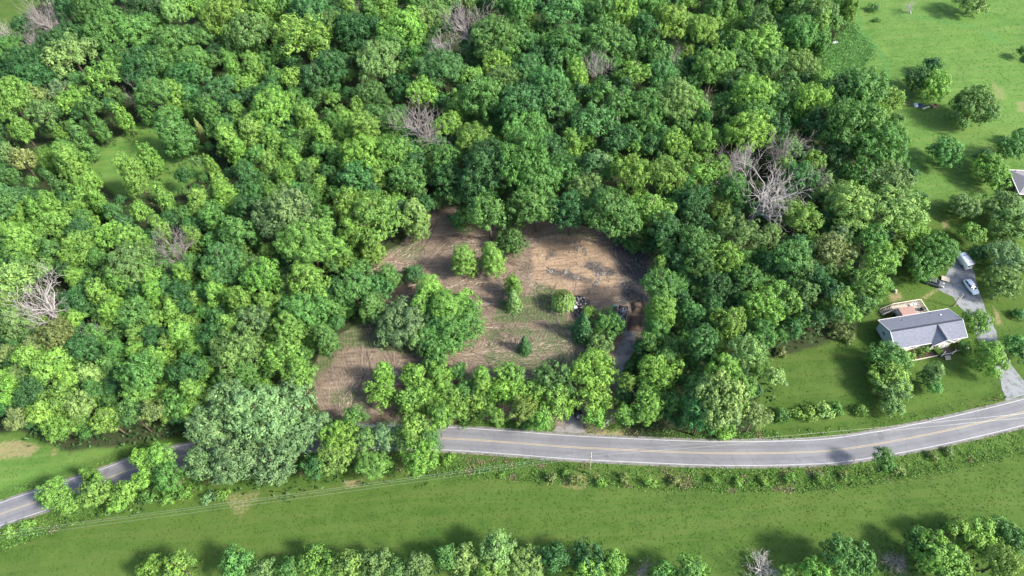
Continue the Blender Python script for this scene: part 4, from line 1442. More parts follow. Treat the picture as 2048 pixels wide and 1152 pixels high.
# undergrowth on the forest floor, weeds along the road and tall grass
def leaf_cloud(P, size, hue, spread, hue_var=0.15):
    """P (n,3) centres"""
    n = len(P)
    Nn = rand_unit(n, rng) + np.array([0, 0, 0.9])
    Nn /= np.linalg.norm(Nn, axis=1)[:, None]
    V_, F_ = leaf_quads(P, Nn, size * (0.7 + 0.6 * rng.random(n)), rng)
    c = np.array(hue)[None] * (1 + hue_var * rng.normal(size=(n, 1)))
    c = np.clip(c, 0.005, 1)
    return V_, rng.random(n), np.column_stack([c, np.ones(n)])


uv_, ut_, uc_ = [], [], []
wood_bases = []
for t in allt:
    if t.field or t.s == 'S':
        continue
    if t.x > 1780 and t.y < 860:
        continue
    wood_bases.append((t.p.x, t.p.y, t.R))
for (bx, by, R) in wood_bases:
    n = int(14 * R)
    rr = R * 1.15 * np.sqrt(rng.random(n))
    a = rng.random(n) * 6.283
    P = np.column_stack([bx + rr * np.cos(a), by + rr * np.sin(a)])
    dr = line_dist(P, ROAD_D)
    ok = (dr > 5.0) & (inside(P, DIRT) < -0.8) & (inside(P, DRIVE) < -1) & (inside(P, TRACK) < -1)
    P = P[ok]
    if not len(P):
        continue
    hmax = 0.4 + 3.2 * smooth_noise(P, 3.3, 9) ** 2
    z = hmax * (0.5 + 0.5 * rng.random(len(P)))
    v, tt, cc = leaf_cloud(np.column_stack([P, z]), 0.75, (0.036, 0.085, 0.026), 0)  # undergrowth tone darkened for the shade in the gaps between crowns
    uv_.append(v); ut_.append(tt); uc_.append(cc)
leaf_mass('undergrowth', uv_, ut_, uc_, 'shade-darkened leafy undergrowth on the floor of the wood')

# weeds on both banks of the road and round the wood edges
uv_, ut_, uc_ = [], [], []
Lc = ROAD_C
NW = 9500
seg = rng.integers(0, len(Lc) - 1, NW)
f = rng.random(NW)[:, None]
base = Lc[seg] * (1 - f) + Lc[seg + 1] * f
Tn = Lc[seg + 1] - Lc[seg]
Tn /= np.linalg.norm(Tn, axis=1)[:, None]
Nr = np.stack([-Tn[:, 1], Tn[:, 0]], 1)
side = np.where(rng.random(NW) < 0.33, 1, -1)
off = np.where(side > 0, 3.3 + 2.0 * rng.random(NW), 3.2 + 5.2 * rng.random(NW) ** 0.8)
P = base + Nr * (side * off)[:, None]
px = project_np(np.column_stack([P, np.zeros(len(P))]))
ok = (px[:, 0] > -60) & (px[:, 0] < 2110) & (inside(P, TRACK) < -0.4) & (inside(P, DRIVE) < -0.4) & (line_dist(P, ROAD_D) > 3.15)
lawn_side = (side > 0) & ((px[:, 0] > 1560) | (px[:, 0] < 400))
ok &= ~(lawn_side & (rng.random(len(P)) < 0.8))
P, off = P[ok], off[ok]
cl = smooth_noise(P, 1.8, 21)
hh = (0.08 + 1.0 * cl ** 3 * np.clip((off - 3.0) / 2, 0.15, 1))
P3 = []
for k in range(5):
    q = P + rng.normal(size=P.shape) * 0.28
    ok = line_dist(q, ROAD_D) > 3.0
    P3.append(np.column_stack([q, ground_z(q) + hh * (0.3 + 0.8 * rng.random(len(q)))])[ok])
P3 = np.concatenate(P3)
dead = smooth_noise(P3[:, :2], 3.0, 33) > 0.72
for sel, hue in ((~dead, (0.070, 0.150, 0.034)), (dead, (0.15, 0.125, 0.09))):
    v, tt, cc = leaf_cloud(P3[sel], 0.30, hue, 0)
    uv_.append(v); ut_.append(tt); uc_.append(cc)
leaf_mass('roadside_weeds', uv_, ut_, uc_, 'knee-high weeds and brush along both banks of the road')

# tall grass patch beside the upper lawn, scrub at the wood edges
uv_, ut_, uc_ = [], [], []
lo, hi = LUSH[0][0].min(0), LUSH[0][0].max(0)
P = lo + (hi - lo) * rng.random((15000, 2))
P = P[inside(P, LUSH[0][0]) + 2.5 * (smooth_noise(P, 2.5, 5) - 0.5) > 0]
h = 0.25 + 0.8 * smooth_noise(P, 1.6, 6)
v, tt, cc = leaf_cloud(np.column_stack([P, h]), 0.34, (0.080, 0.180, 0.050), 0)
leaf_mass('tall_grass', [v], [tt], [cc], 'patch of tall rank grass between the young trees and the lawn')

# ------------------------------------------------------------------ grass tufts of field and lawns
def tufts(P, hgt, wid, name, a, b, label):
    n = len(P)
    z = ground_z(P)
    Vs = []
    for k in range(2):
        ang = rng.random(n) * 6.283
        lean = rng.normal(size=(n, 2)) * 0.5
        h = hgt * (0.5 + rng.random(n))
        w = wid * (0.6 + 0.8 * rng.random(n))
        dx, dy = np.cos(ang) * w / 2, np.sin(ang) * w / 2
        ox, oy = rng.normal(size=(2, n)) * 0.12
        x, y = P[:, 0] + ox, P[:, 1] + oy
        Vs.append(np.stack([np.stack([x - dx, y - dy, z], 1), np.stack([x + dx, y + dy, z], 1),
                            np.stack([x + lean[:, 0] * h, y + lean[:, 1] * h, z + h], 1)], 1))
    V_ = np.concatenate(Vs).reshape(-1, 3)
    F_ = np.arange(len(V_)).reshape(-1, 3)
    me = np_mesh(name, V_, F_, tint_material(name + '_blades', a, b, trans=0.5), tint=rng.random(len(F_)))
    tag(link(bpy.data.objects.new(name, me)), label, kind='stuff')


cand = np.column_stack([rng.uniform(-120, 190, 330000), rng.uniform(12, 235, 330000)])
px = project_np(np.column_stack([cand, np.zeros(len(cand))]))
ok = (px[:, 0] > -40) & (px[:, 0] < 2090) & (px[:, 1] > -30) & (px[:, 1] < 1190)
cand = cand[ok]
i0 = np.clip(((cand[:, 0] - GX0) / GS).astype(int), 0, nx - 1)
j0 = np.clip(((cand[:, 1] - GY0) / GS).astype(int), 0, ny - 1)
idx = j0 * nx + i0
ok = (m_['dirt'][idx] < 0.3) & (m_['bare'][idx] < 0.4) & (line_dist(cand, ROAD_D) > 3.3) & (inside(cand, DRIVE) < -0.3) & (inside(cand, TRACK) < -0.3)
cand = cand[ok]
# no tufts in the deep wood
wb = np.array([(a, b, r) for a, b, r in wood_bases])
dens_g = np.zeros(len(cand), bool)
for a, b, r in wood_bases:
    dens_g |= (cand[:, 0] - a) ** 2 + (cand[:, 1] - b) ** 2 < (r * 0.95) ** 2
cand = cand[~dens_g]
cand = cand[rng.random(len(cand)) < 0.5]
px = project_np(np.column_stack([cand, np.zeros(len(cand))]))
near = (px[:, 1] > 870)
tufts(cand[near], 0.10, 0.30, 'field_grass', (0.055, 0.112, 0.018), (0.095, 0.160, 0.030), 'uneven green grass of the field below the road')
far = cand[~near]
far = far[rng.random(len(far)) < 0.6]
tufts(far, 0.09, 0.34, 'lawn_grass', (0.075, 0.150, 0.032), (0.125, 0.200, 0.050), 'short green grass of lawns and meadow')

# straw, twigs and roots left on the soil
cand = np.column_stack([rng.uniform(-50, 40, 60000), rng.uniform(55, 125, 60000)])
dd_ = inside(cand, DIRT)
cand = cand[(dd_ > 0.2) & (inside(cand, TRACK) < 0)]
cand = cand[(inside(cand, TAN) < 0) | (rng.random(len(cand)) < 0.25)]
cand = cand[(cand[:, 0] < 22) | (rng.random(len(cand)) < 0.3)]
cand = cand[rng.random(len(cand)) < 0.25 + 0.9 * smooth_noise(cand, 4.0, 41) ** 2]
n = len(cand)
ang = smooth_noise(cand, 16.0, 44) * 9 + np.where(rng.random(n) < 0.25, 1.4, 0) + rng.normal(size=n) * 0.22
ln = 0.25 + 0.9 * rng.random(n) ** 2
wd = 0.02 + 0.035 * rng.random(n)
z = ground_z(cand) + 0.02
dx, dy = np.cos(ang) * ln, np.sin(ang) * ln
ex, ey = -np.sin(ang) * wd, np.cos(ang) * wd
h = 0.04 + 0.10 * rng.random(n)
Va = np.stack([np.stack([cand[:, 0] - dx, cand[:, 1] - dy, z], 1), np.stack([cand[:, 0] + ex, cand[:, 1] + ey, z + h * .3], 1),
               np.stack([cand[:, 0] + dx, cand[:, 1] + dy, z + h], 1), np.stack([cand[:, 0] - ex, cand[:, 1] - ey, z + h], 1)], 1).reshape(-1, 3)
Vl = [Va]
DP = DIRT
lo, hi = DP.min(0), DP.max(0)
made = 0
while made < 170:
    p = lo + (hi - lo) * rng.random(2)
    if inside(p[None], DP)[0] < 1.0 or inside(p[None], TAN)[0] > -1 or p[0] > 22:
        continue
    made += 1
    c0_ = np.array([-6.0, 92.0])
    rad_dir = math.atan2(p[1] - c0_[1], p[0] - c0_[0])
    th0 = rad_dir + math.pi / 2 + rng.normal() * 0.35 if rng.random() < 0.6 else rng.choice([0.45, -0.5, 1.2]) + rng.normal() * 0.15
    cv = rng.normal() * 0.02 + 0.012
    k_ = int(rng.uniform(18, 60))
    t_ = np.arange(k_) * 0.2
    th_ = th0 + cv * t_
    q_ = p + np.cumsum(np.stack([np.cos(th_), np.sin(th_)], 1) * 0.2, 0)
    q_ = np.repeat(q_, 2, 0) + rng.normal(size=(2 * k_, 2)) * 0.09
    th_ = np.repeat(th_, 2) + rng.normal(size=2 * k_) * 0.3
    ok_ = inside(q_, DP) > 0.2
    q_, th_ = q_[ok_], th_[ok_]
    if not len(q_):
        continue
    m_n = len(q_)
    l_ = 0.12 + 0.25 * rng.random(m_n)
    w_ = 0.03 + 0.04 * rng.random(m_n)
    z_ = ground_z(q_) + 0.03
    dx_, dy_ = np.cos(th_) * l_, np.sin(th_) * l_
    ex_, ey_ = -np.sin(th_) * w_, np.cos(th_) * w_
    h_ = 0.03 + 0.07 * rng.random(m_n)
    Vl.append(np.stack([np.stack([q_[:, 0] - dx_, q_[:, 1] - dy_, z_], 1), np.stack([q_[:, 0] + ex_, q_[:, 1] + ey_, z_ + h_ * .5], 1),
                        np.stack([q_[:, 0] + dx_, q_[:, 1] + dy_, z_ + h_], 1), np.stack([q_[:, 0] - ex_, q_[:, 1] - ey_, z_ + h_], 1)], 1).reshape(-1, 3))
tint_l = [rng.random(n) ** 0.9]
for q_ in Vl[1:]:
    tint_l.append(np.clip((0.1 if rng.random() < 0.35 else 0.7) + 0.2 * rng.normal(size=len(q_) // 4), 0, 1))
Va = np.concatenate(Vl)
n = len(Va) // 4
me = np_mesh('brush_litter', Va, np.arange(4 * n).reshape(-1, 4), tint_material('brush_litter', (0.065, 0.050, 0.040), (0.32, 0.26, 0.20)), tint=np.concatenate(tint_l))
tag(link(bpy.data.objects.new('brush_litter', me)), 'straw, twigs and roots raked over the bare soil', kind='stuff')

# ------------------------------------------------------------------ materials of built things
M['shingle'] = None


def shingle_mat(name, a, b):
    m, nt, out = new_mat(name)
    n = noise(nt, 1.0, 4, 0.75, mapped(nt, (1.6, 5.0, 1.0)))
    f = noise(nt, 9.0, 3, 0.8, objpos(nt))
    bk = N(nt, 'ShaderNodeTexBrick')
    nt.links.new(mapped(nt, (1, 1, 1)), bk.inputs['Vector'])
    bk.inputs['Scale'].default_value = 3.2
    bk.inputs['Mortar Size'].default_value = 0.012
    bk.inputs['Color1'].default_value = (0.75, 0.75, 0.75, 1)
    bk.inputs['Color2'].default_value = (1.15, 1.15, 1.15, 1)
    bk.inputs['Mortar'].default_value = (0.45, 0.45, 0.45, 1)
    c = mixc(nt, ramp(nt, n, 0.3, 0.7), a, b)
    c = mixc(nt, 0.75, c, bk.outputs['Color'], 'MULTIPLY')
    c = mixc(nt, math_n(nt, 'MULTIPLY', f, 0.3), c, (0.25, 0.25, 0.27))
    p = N(nt, 'ShaderNodeBsdfPrincipled')
    p.inputs['Roughness'].default_value = 0.85
    nt.links.new(c, p.inputs['Base Color'])
    nt.links.new(bump(nt, f, 0.4, 0.03), p.inputs['Normal'])
    nt.links.new(p.outputs[0], out.inputs[0])
    return m


M['shingle'] = shingle_mat('grey_shingles', (0.066, 0.076, 0.110), (0.130, 0.142, 0.182))
M['shingle2'] = shingle_mat('mauve_shingles', (0.15, 0.135, 0.15), (0.22, 0.205, 0.22))
M['cap'] = simple('ridge_cap', (0.028, 0.032, 0.045), 0.9)
M['siding_blue'] = simple('pale_blue_siding', (0.42, 0.50, 0.55), 0.6, var=0.08)  # gable walls: bluish shade put into the siding colour
M['siding_cream'] = simple('cream_siding', (0.62, 0.58, 0.48), 0.6, var=0.08)
M['brick'] = simple('brown_brick', (0.085, 0.065, 0.055), 0.9, var=0.3, scale=8)
M['trim'] = simple('white_trim', (0.68, 0.66, 0.62), 0.5, var=0.08)
M['weathered'] = simple('weathered_wood', (0.33, 0.29, 0.24), 0.85, var=0.3, scale=2)
M['pale_wood'] = simple('pale_rail_wood', (0.50, 0.45, 0.37), 0.8, var=0.2, scale=2)
M['dark_wood'] = simple('dark_wood', (0.06, 0.05, 0.042), 0.85, var=0.3, scale=2)
M['awning'] = simple('red_brown_metal', (0.25, 0.155, 0.13), 0.6, var=0.15)
M['black'] = simple('black_plastic', (0.015, 0.015, 0.017), 0.5)
M['glass'] = simple('dark_glass', (0.012, 0.016, 0.022), 0.08, spec=0.9, var=0.1)
M['pane'] = simple('window_glass', (0.16, 0.20, 0.22), 0.1, spec=0.8, var=0.2)
M['white_paint'] = simple('white_car_paint', (0.86, 0.87, 0.88), 0.35, spec=0.5, var=0.03)
M['black_paint'] = simple('black_car_paint', (0.010, 0.010, 0.012), 0.22, spec=0.6, var=0.1)
M['grey_paint'] = simple('dark_grey_car_paint', (0.07, 0.075, 0.08), 0.3, spec=0.5, var=0.1)
M['blue_paint'] = simple('blue_paint', (0.10, 0.16, 0.33), 0.35, spec=0.5, var=0.1)
M['tyre'] = simple('tyre_rubber', (0.018, 0.018, 0.018), 0.9)
M['rim'] = simple('wheel_rim', (0.42, 0.42, 0.43), 0.35, metal=0.8)
M['lamp'] = simple('lamp_lens', (0.75, 0.76, 0.78), 0.15, spec=0.8, var=0.05)
M['tail'] = simple('tail_lens', (0.35, 0.02, 0.02), 0.2, spec=0.7, var=0.05)
M['pole_wood'] = simple('pole_wood', (0.26, 0.22, 0.18), 0.9, var=0.3, scale=1.5)
M['wire'] = simple('wire_aluminium', (0.28, 0.29, 0.28), 0.45, metal=0.3)
M['rust'] = simple('rusty_rim', (0.36, 0.24, 0.17), 0.8, var=0.3, scale=4)
M['steel'] = simple('dark_green_steel', (0.05, 0.065, 0.06), 0.6, var=0.3)
M['soil'] = simple('dark_brown_soil', (0.085, 0.058, 0.041), 0.95, var=0.45, scale=0.9, bumps=0.9)
M['concrete'] = simple('pale_concrete', (0.42, 0.41, 0.38), 0.9, var=0.2, scale=3)
M['tarp_white'] = simple('white_sheet', (0.62, 0.64, 0.68), 0.6, var=0.1)
M['tarp_dark'] = simple('dark_blue_tarp', (0.045, 0.055, 0.10), 0.5, var=0.2)
M['rubbish'] = tint_material('rubbish', (0.06, 0.056, 0.052), (0.50, 0.50, 0.52), 0.7)
M['mulch'] = simple('brown_mulch', (0.075, 0.045, 0.035), 0.95, var=0.4, scale=4, bumps=0.5)

# ------------------------------------------------------------------ the grey-roofed house
HO = un(1756.4, 640.7, 3.0)
HX = un(1896, 617.6, 3.0)
HANG = math.atan2(HX.y - HO.y, HX.x - HO.x)
house = empty('house', (HO.x, HO.y, 0), HANG)
tag(house, 'long single-storey house with grey shingle roof, shade-tinted gable wall and small front gable', 'house')
# local frame: +x runs right along the house, -y towards the viewer
LH, DH, ER, RH = 17.4, 8.1, 3.0, 4.9
W0, W1 = 0.35, LH - 0.35
wl = MB().box(((W0 + W1) / 2, -DH / 2, 1.55), (W1 - W0, DH - 1.0, 2.7))
wl.build('wall', M['siding_cream'], house)
f = MB().box(((W0 + W1) / 2, -DH / 2, 0.1), (W1 - W0 - 0.1, DH - 1.1, 0.3)).build('foundation', M['concrete'], house)
gw = None
for x0 in (W1 - 0.05, W0 - 0.03):
    g = MB()
    g.add([(x0, -0.5, 0.2), (x0, -DH + 0.5, 0.2), (x0, -DH + 0.5, 2.88), (x0, -DH / 2, RH - 0.14), (x0, -0.5, 2.88),
           (x0 + 0.08, -0.5, 0.2), (x0 + 0.08, -DH + 0.5, 0.2), (x0 + 0.08, -DH + 0.5, 2.88), (x0 + 0.08, -DH / 2, RH - 0.14), (x0 + 0.08, -0.5, 2.88)],
          [(0, 1, 2, 3, 4), (9, 8, 7, 6, 5), (0, 5, 6, 1), (1, 6, 7, 2), (2, 7, 8, 3), (3, 8, 9, 4), (4, 9, 5, 0)])
    gw = g.build('gable_wall', M['siding_blue'], house)
# lap boards of the visible gable wall
for k in range(16):
    z = 0.32 + 0.17 * k
    hw = DH / 2 - 0.52 if z < 2.85 else max(0.2, (RH - 0.1 - z) / (RH - ER) * DH / 2 - 0.1)
    o = MB().box((W0 - 0.045, -DH / 2, z), (0.03, 2 * hw, 0.15), ry=0.08)
    o.build('siding_board', M['siding_blue'], gw)


def slope(mb, pts, th=0.12):
    up = [Vector(p) for p in pts]
    dn = [p - Vector((0, 0, th)) for p in up]
    n = len(up)
    mb.add(up + dn, [tuple(range(n)), tuple(range(2 * n - 1, n - 1, -1))] + [(i, n + i, n + (i + 1) % n, (i + 1) % n) for i in range(n)])


roof = MB()
yr = -DH / 2 - 0.35
slope(roof, [(0, 0, ER), (0, yr, RH), (LH, yr, RH), (LH, 0, ER)])
slope(roof, [(0, yr, RH - 0.002), (0, -DH, ER), (LH, -DH, ER), (LH, yr, RH - 0.002)])
ro = roof.build('roof', M['shingle'], house)
# front gable
gx0, gx1, gm, gy_ = 8.7, 13.9, 11.3, -DH - 0.75
gz = 4.72
rg = MB()
slope(rg, [(gm, yr + 0.3, gz), (gx0, -DH + 0.1, ER + 0.02), (gx0, gy_, ER + 0.02), (gm, gy_, gz)])
slope(rg, [(gm, gy_, gz - 0.003), (gx1, gy_, ER + 0.02), (gx1, -DH + 0.1, ER + 0.02), (gm, yr + 0.3, gz - 0.003)])
rg.build('front_gable_roof', M['shingle'], house)
fg = MB()
fg.add([(gx0 + .3, gy_ + .35, 0.5), (gx1 - .3, gy_ + .35, 0.5), (gx1 - .3, gy_ + .35, ER - 0.05), (gm, gy_ + .35, gz - 0.2), (gx0 + .3, gy_ + .35, ER - 0.05),
        (gx0 + .3, gy_ + .5, 0.5), (gx1 - .3, gy_ + .5, 0.5), (gx1 - .3, gy_ + .5, ER - 0.05), (gm, gy_ + .5, gz - 0.2), (gx0 + .3, gy_ + .5, ER - 0.05)],
       [(0, 1, 2, 3, 4), (9, 8, 7, 6, 5), (0, 5, 6, 1), (1, 6, 7, 2), (2, 7, 8, 3), (3, 8, 9, 4), (4, 9, 5, 0)])
fg.build('front_gable_wall', M['siding_cream'], house)
cp = MB().box((LH / 2, yr, RH + 0.02), (LH - 0.1, 0.42, 0.07))
cp.build('ridge_cap', M['cap'], ro)
MB().beam((gm, yr + 0.1, gz + 0.06), (gm, gy_ + 0.05, gz + 0.03), 0.3, 0.06).build('ridge_cap', M['cap'], ro)
for a, b in (((0, 0.06, ER - 0.03), (LH, 0.06, ER - 0.03)), ((0, -DH - 0.06, ER - 0.03), (gx0, -DH - 0.06, ER - 0.03)), ((gx1, -DH - 0.06, ER - 0.03), (LH, -DH - 0.06, ER - 0.03)),
             ((-0.06, 0, ER - 0.02), (-0.06, yr, RH - 0.02)), ((-0.06, yr, RH - 0.02), (-0.06, -DH, ER - 0.02)),
             ((LH + 0.06, 0, ER - 0.02), (LH + 0.06, yr, RH - 0.02)), ((LH + 0.06, yr, RH - 0.02), (LH + 0.06, -DH, ER - 0.02)),
             ((gx0, gy_ - 0.05, ER), (gm, gy_ - 0.05, gz)), ((gm, gy_ - 0.05, gz), (gx1, gy_ - 0.05, ER))):
    MB().beam(a, b, 0.07, 0.16).build('trim', M['trim'], house)
for (x, y, z, s) in ((14.1, -1.75, 3.75, 0.28), (12.5, -0.5, 3.25, 0.16), (4.8, -1.4, 3.6, 0.14)):
    MB().tube([(x, y, z - 0.2), (x, y, z + 0.22)], s / 2, 8).build('roof_vent', M['trim'] if s > 0.2 else M['cap'], ro)


def window(parent, c, w, h, axis, pane_mat=None, frame=None):
    """axis 'x': in a wall facing -x, 'y': facing -y"""
    fr, pn = MB(), MB()
    t = 0.07
    if axis == 'y':
        for dx in (-w / 2, 0, w / 2):
            fr.box((c[0] + dx, c[1], c[2]), (t, 0.08, h + t))
        for dz in (-h / 2, h / 2):
            fr.box((c[0], c[1] - 0.004, c[2] + dz), (w + t, 0.08, t))
        pn.box((c[0], c[1] + 0.02, c[2]), (w, 0.03, h))
    else:
        for dy in (-w / 2, 0, w / 2):
            fr.box((c[0], c[1] + dy, c[2]), (0.08, t, h + t))
        for dz in (-h / 2, h / 2):
            fr.box((c[0] - 0.004, c[1], c[2] + dz), (0.08, w + t, t))
        pn.box((c[0] + 0.02, c[1], c[2]), (0.03, w, h))
    w_ = fr.build('window', frame or M['trim'], parent)
    pn.build('pane', pane_mat or M['glass'], w_)


window(house, (W0 - 0.09, -3.1, 1.95), 0.95, 0.95, 'x')
for x in (2.4, 5.2, 7.6, 15.4):
    window(house, (x, -DH + 0.46, 1.75), 1.1, 1.1, 'y')
window(house, (10.0, gy_ + 0.31, 1.9), 1.3, 1.1, 'y')
dr_ = MB().box((12.2, gy_ + 0.31, 1.55), (0.95, 0.08, 2.0)).build('front_door', M['trim'], house)
MB().box((12.55, gy_ + 0.26, 1.5), (0.08, 0.05, 0.08)).build('handle', M['black'], dr_)
pf = MB().box((12.3, gy_ - 0.75, 0.28), (3.4, 2.1, 0.5)).build('porch_floor', M['dark_wood'], house)
for x in (11.0, 13.6):
    MB().box((x, gy_ - 1.65, 1.3), (0.12, 0.12, 2.2)).build('porch_post', M['trim'], house)
MB().beam((11.0, gy_ - 1.65, 1.15), (13.6, gy_ - 1.65, 1.15), 0.06, 0.08).build('porch_rail', M['trim'], house)
for k in range(3):
    MB().box((12.3, gy_ - 1.95 - 0.3 * k, 0.42 - 0.14 * k), (1.3, 0.3, 0.12)).build('porch_step', M['weathered'], house)


def H(u, v, z=0.0):
    """house frame (right, towards the viewer) -> world"""
    c, s = math.cos(HANG), math.sin(HANG)
    return Vector((HO.x + u * c + v * s, HO.y + u * s - v * c, z))


# planting bed with timber edging in front of the house
bed = [np.array(H(u, v).xy) for u, v in ((1.0, 8.0), (16.5, 8.0), (18.4, 9.4), (14.9, 9.6), (8.0, 10.0), (1.6, 10.1))]
sheet('mulch_bed', bed, 0.05, M['mulch'], 'brown mulch bed along the front of the house', 1.0, 0.1)
e = empty('garden_edging', H(10, 10.0, 0), HANG)
tag(e, 'pale timber edging along the planting bed in front of the grey-roofed house', 'garden edging')
Lp = [(1.0, 10.35), (5.0, 10.22), (9.0, 10.1), (12.0, 9.95), (15.0, 9.75), (18.6, 9.55)]
inv = e.matrix_basis.inverted()
for a, b in zip(Lp, Lp[1:]):
    MB().beam(inv @ H(*a, 0.14), inv @ H(*b, 0.14), 0.16, 0.22).build('timber', M['pale_wood'], e)

# ------------------------------------------------------------------ back deck (v negative = behind the house)
deck = empty('deck', H(9.6, -2, 0), HANG)
tag(deck, 'raised weathered wooden deck with railings and stairs behind the grey-roofed house', 'deck')
DU0, DU1, DV0, DV1, DZ = 5.9, 13.1, -4.15, 0.1, 1.35


def D(u, v, z):
    return (u - 9.6, -(v + 2), z)


nb_ = 26
for k in range(nb_):
    v = DV0 + (DV1 - DV0) * (k + 0.5) / nb_
    MB().box(D((DU0 + DU1) / 2, v, DZ + rnd.uniform(-.004, .004)), (DU1 - DU0, (DV1 - DV0) / nb_ - 0.02, 0.05)).build('deck_board', M['weathered'], deck)
MB().box(D((DU0 + DU1) / 2, (DV0 + DV1) / 2, DZ - 0.14), (DU1 - DU0 - .1, DV1 - DV0 - .1, 0.18)).build('joist_frame', M['dark_wood'], deck)
posts = [(DU0, DV0), (7.7, DV0), (9.5, DV0), (11.3, DV0), (DU1, DV0), (DU1, -2.7), (DU1, -1.2), (DU1, 0.0), (DU0, -2.55), (DU0, -1.2), (DU0, 0.0)]
for u, v in posts:
    MB().box(D(u, v, 1.18), (0.1, 0.1, 2.36)).build('post', M['pale_wood'], deck)
for a, b in (((DU0, DV0), (DU1, DV0)), ((DU1, DV0), (DU1, 0.0)), ((DU0, -2.55), (DU0, 0.0))):
    MB().beam(D(*a, 2.38), D(*b, 2.38), 0.17, 0.05).build('handrail', M['pale_wood'], deck)
    MB().beam(D(*a, DZ + 0.18), D(*b, DZ + 0.18), 0.05, 0.09).build('lower_rail', M['weathered'], deck)
    n = int(math.dist(a, b) / 0.16)
    for k in range(1, n):
        q = (a[0] + (b[0] - a[0]) * k / n, a[1] + (b[1] - a[1]) * k / n)
        MB().box(D(q[0], q[1], 1.93), (0.04, 0.04, 0.85)).build('baluster', M['pale_wood'], deck)
ST0, ST1 = -4.1, -2.7
for k in range(7):
    t = (k + 0.5) / 7
    MB().box(D(DU0 - 2.3 * t, (ST0 + ST1) / 2, DZ * (1 - t) - 0.02), (0.29, ST1 - ST0, 0.05)).build('step', M['weathered'], deck)
for v in (ST0 - 0.06, ST1 + 0.06):
    MB().beam(D(DU0, v, DZ - 0.1), D(DU0 - 2.4, v, 0.02), 0.06, 0.24).build('stringer', M['dark_wood'], deck)
    MB().beam(D(DU0, v, DZ + 1.0), D(DU0 - 2.4, v, 0.95), 0.14, 0.05).build('stair_handrail', M['pale_wood'], deck)
    for t in (0.02, 0.5, 0.98):
        MB().box(D(DU0 - 2.38 * t, v, DZ * (1 - t) + 0.5), (0.08, 0.08, 1.0)).build('stair_post', M['pale_wood'], deck)
aw = empty('awning', H(8, -1.0, 0), HANG)
tag(aw, 'red-brown metal awning on dark posts over the back deck', 'awning')
for k in range(9):
    MB().box((-1.6 + 0.4 * k, 0.15, 3.0 + 0.01 * (k % 2)), (0.385, 2.45, 0.05)).build('roof_panel', M['awning'], aw)
for u in (-1.75, 1.75):
    MB().box((u, 1.3, 1.5 + DZ / 2), (0.1, 0.1, 3.0 - DZ)).build('post', M['black'], aw)
MB().beam((-1.8, 1.33, 2.92), (1.8, 1.33, 2.92), 0.08, 0.12).build('front_beam', M['black'], aw)
gr = empty('barbecue', H(12.2, -1.7, DZ + 0.03), HANG)
tag(gr, 'black covered barbecue standing at the right end of the back deck', 'barbecue')
MB().box((0, 0, 0.45), (0.9, 0.5, 0.7)).build('cabinet', M['black'], gr, bevel=0.04)
MB().tube([(-0.42, 0, 0.86), (0.42, 0, 0.86)], 0.27, 10).build('hood', M['black'], gr, True)
for s in (-1, 1):
    MB().box((0.68 * s, 0, 0.78), (0.4, 0.45, 0.05)).build('side_shelf', M['steel'], gr)
for (u, v, nm, lb) in ((10.6, -3.3, 'deck_chair', 'pale chair near the outer railing of the back deck'), (11.6, -3.4, 'deck_chair', 'pale chair in the far right corner of the back deck')):
    c = empty(nm, H(u, v, DZ + 0.03), HANG + rnd.uniform(-.6, .6))
    tag(c, lb, 'chair', 'chairs on the back deck')
    MB().box((0, 0, 0.42), (0.55, 0.5, 0.05)).build('seat', M['trim'], c)
    MB().box((0, 0.26, 0.75), (0.55, 0.05, 0.6)).build('backrest', M['trim'], c)
    for sx in (-.24, .24):
        for sy in (-.2, .2):
            MB().box((sx, sy, 0.2), (0.05, 0.05, 0.4)).build('leg', M['trim'], c)

# ------------------------------------------------------------------ the brown house at the right edge
A = un(2016.7, 339.6, 3.0)
B = un(2038.5, 388.5, 3.0)
h2 = empty('house', (A.x, A.y, 0), math.atan2(B.y - A.y, B.x - A.x) + math.pi / 2)
tag(h2, 'brown brick house with mauve hip roof cut by the right edge of the photo', 'house')
D2 = (B - A).length
W2 = 15.0
MB().box((W2 / 2, -D2 / 2, 1.45), (W2 - 0.8, D2 - 0.8, 2.9)).build('wall', M['brick'], h2)
MB().box((W2 / 2, -D2 / 2, 0.2), (W2 - 0.7, D2 - 0.7, 0.4)).build('foundation', M['weathered'], h2)
r2 = MB()
zr2 = 4.6
slope(r2, [(0, 0, 3), (0, -D2, 3), (3.2, -D2 / 2, zr2)])
slope(r2, [(0, -D2, 3), (W2, -D2, 3), (W2 - 3.2, -D2 / 2, zr2), (3.2, -D2 / 2, zr2)])
slope(r2, [(W2, -D2, 3), (W2, 0, 3), (W2 - 3.2, -D2 / 2, zr2)])
slope(r2, [(W2, 0, 3), (0, 0, 3), (3.2, -D2 / 2, zr2), (W2 - 3.2, -D2 / 2, zr2)])
ro2 = r2.build('roof', M['shingle2'], h2)
for a, b in (((0, 0, 3), (0, -D2, 3)), ((0, -D2, 3), (W2, -D2, 3)), ((0, 0, 3), (W2, 0, 3))):
    MB().beam(a, b, 0.12, 0.16).build('gutter', M['trim'], h2)
MB().tube([(1.2, -1.0, 3.0), (1.2, -1.0, 3.8)], 0.12, 8).build('roof_vent', M['cap'], ro2)
MB().tube([(3.6, -3.2, 3.8), (3.6, -3.2, 4.4)], 0.14, 8).build('roof_vent', M['cap'], ro2)
for y in (-1.9, -4.6, -7.4):
    window(h2, (0.33, y, 1.7), 1.2, 1.3, 'x', M['pane'])


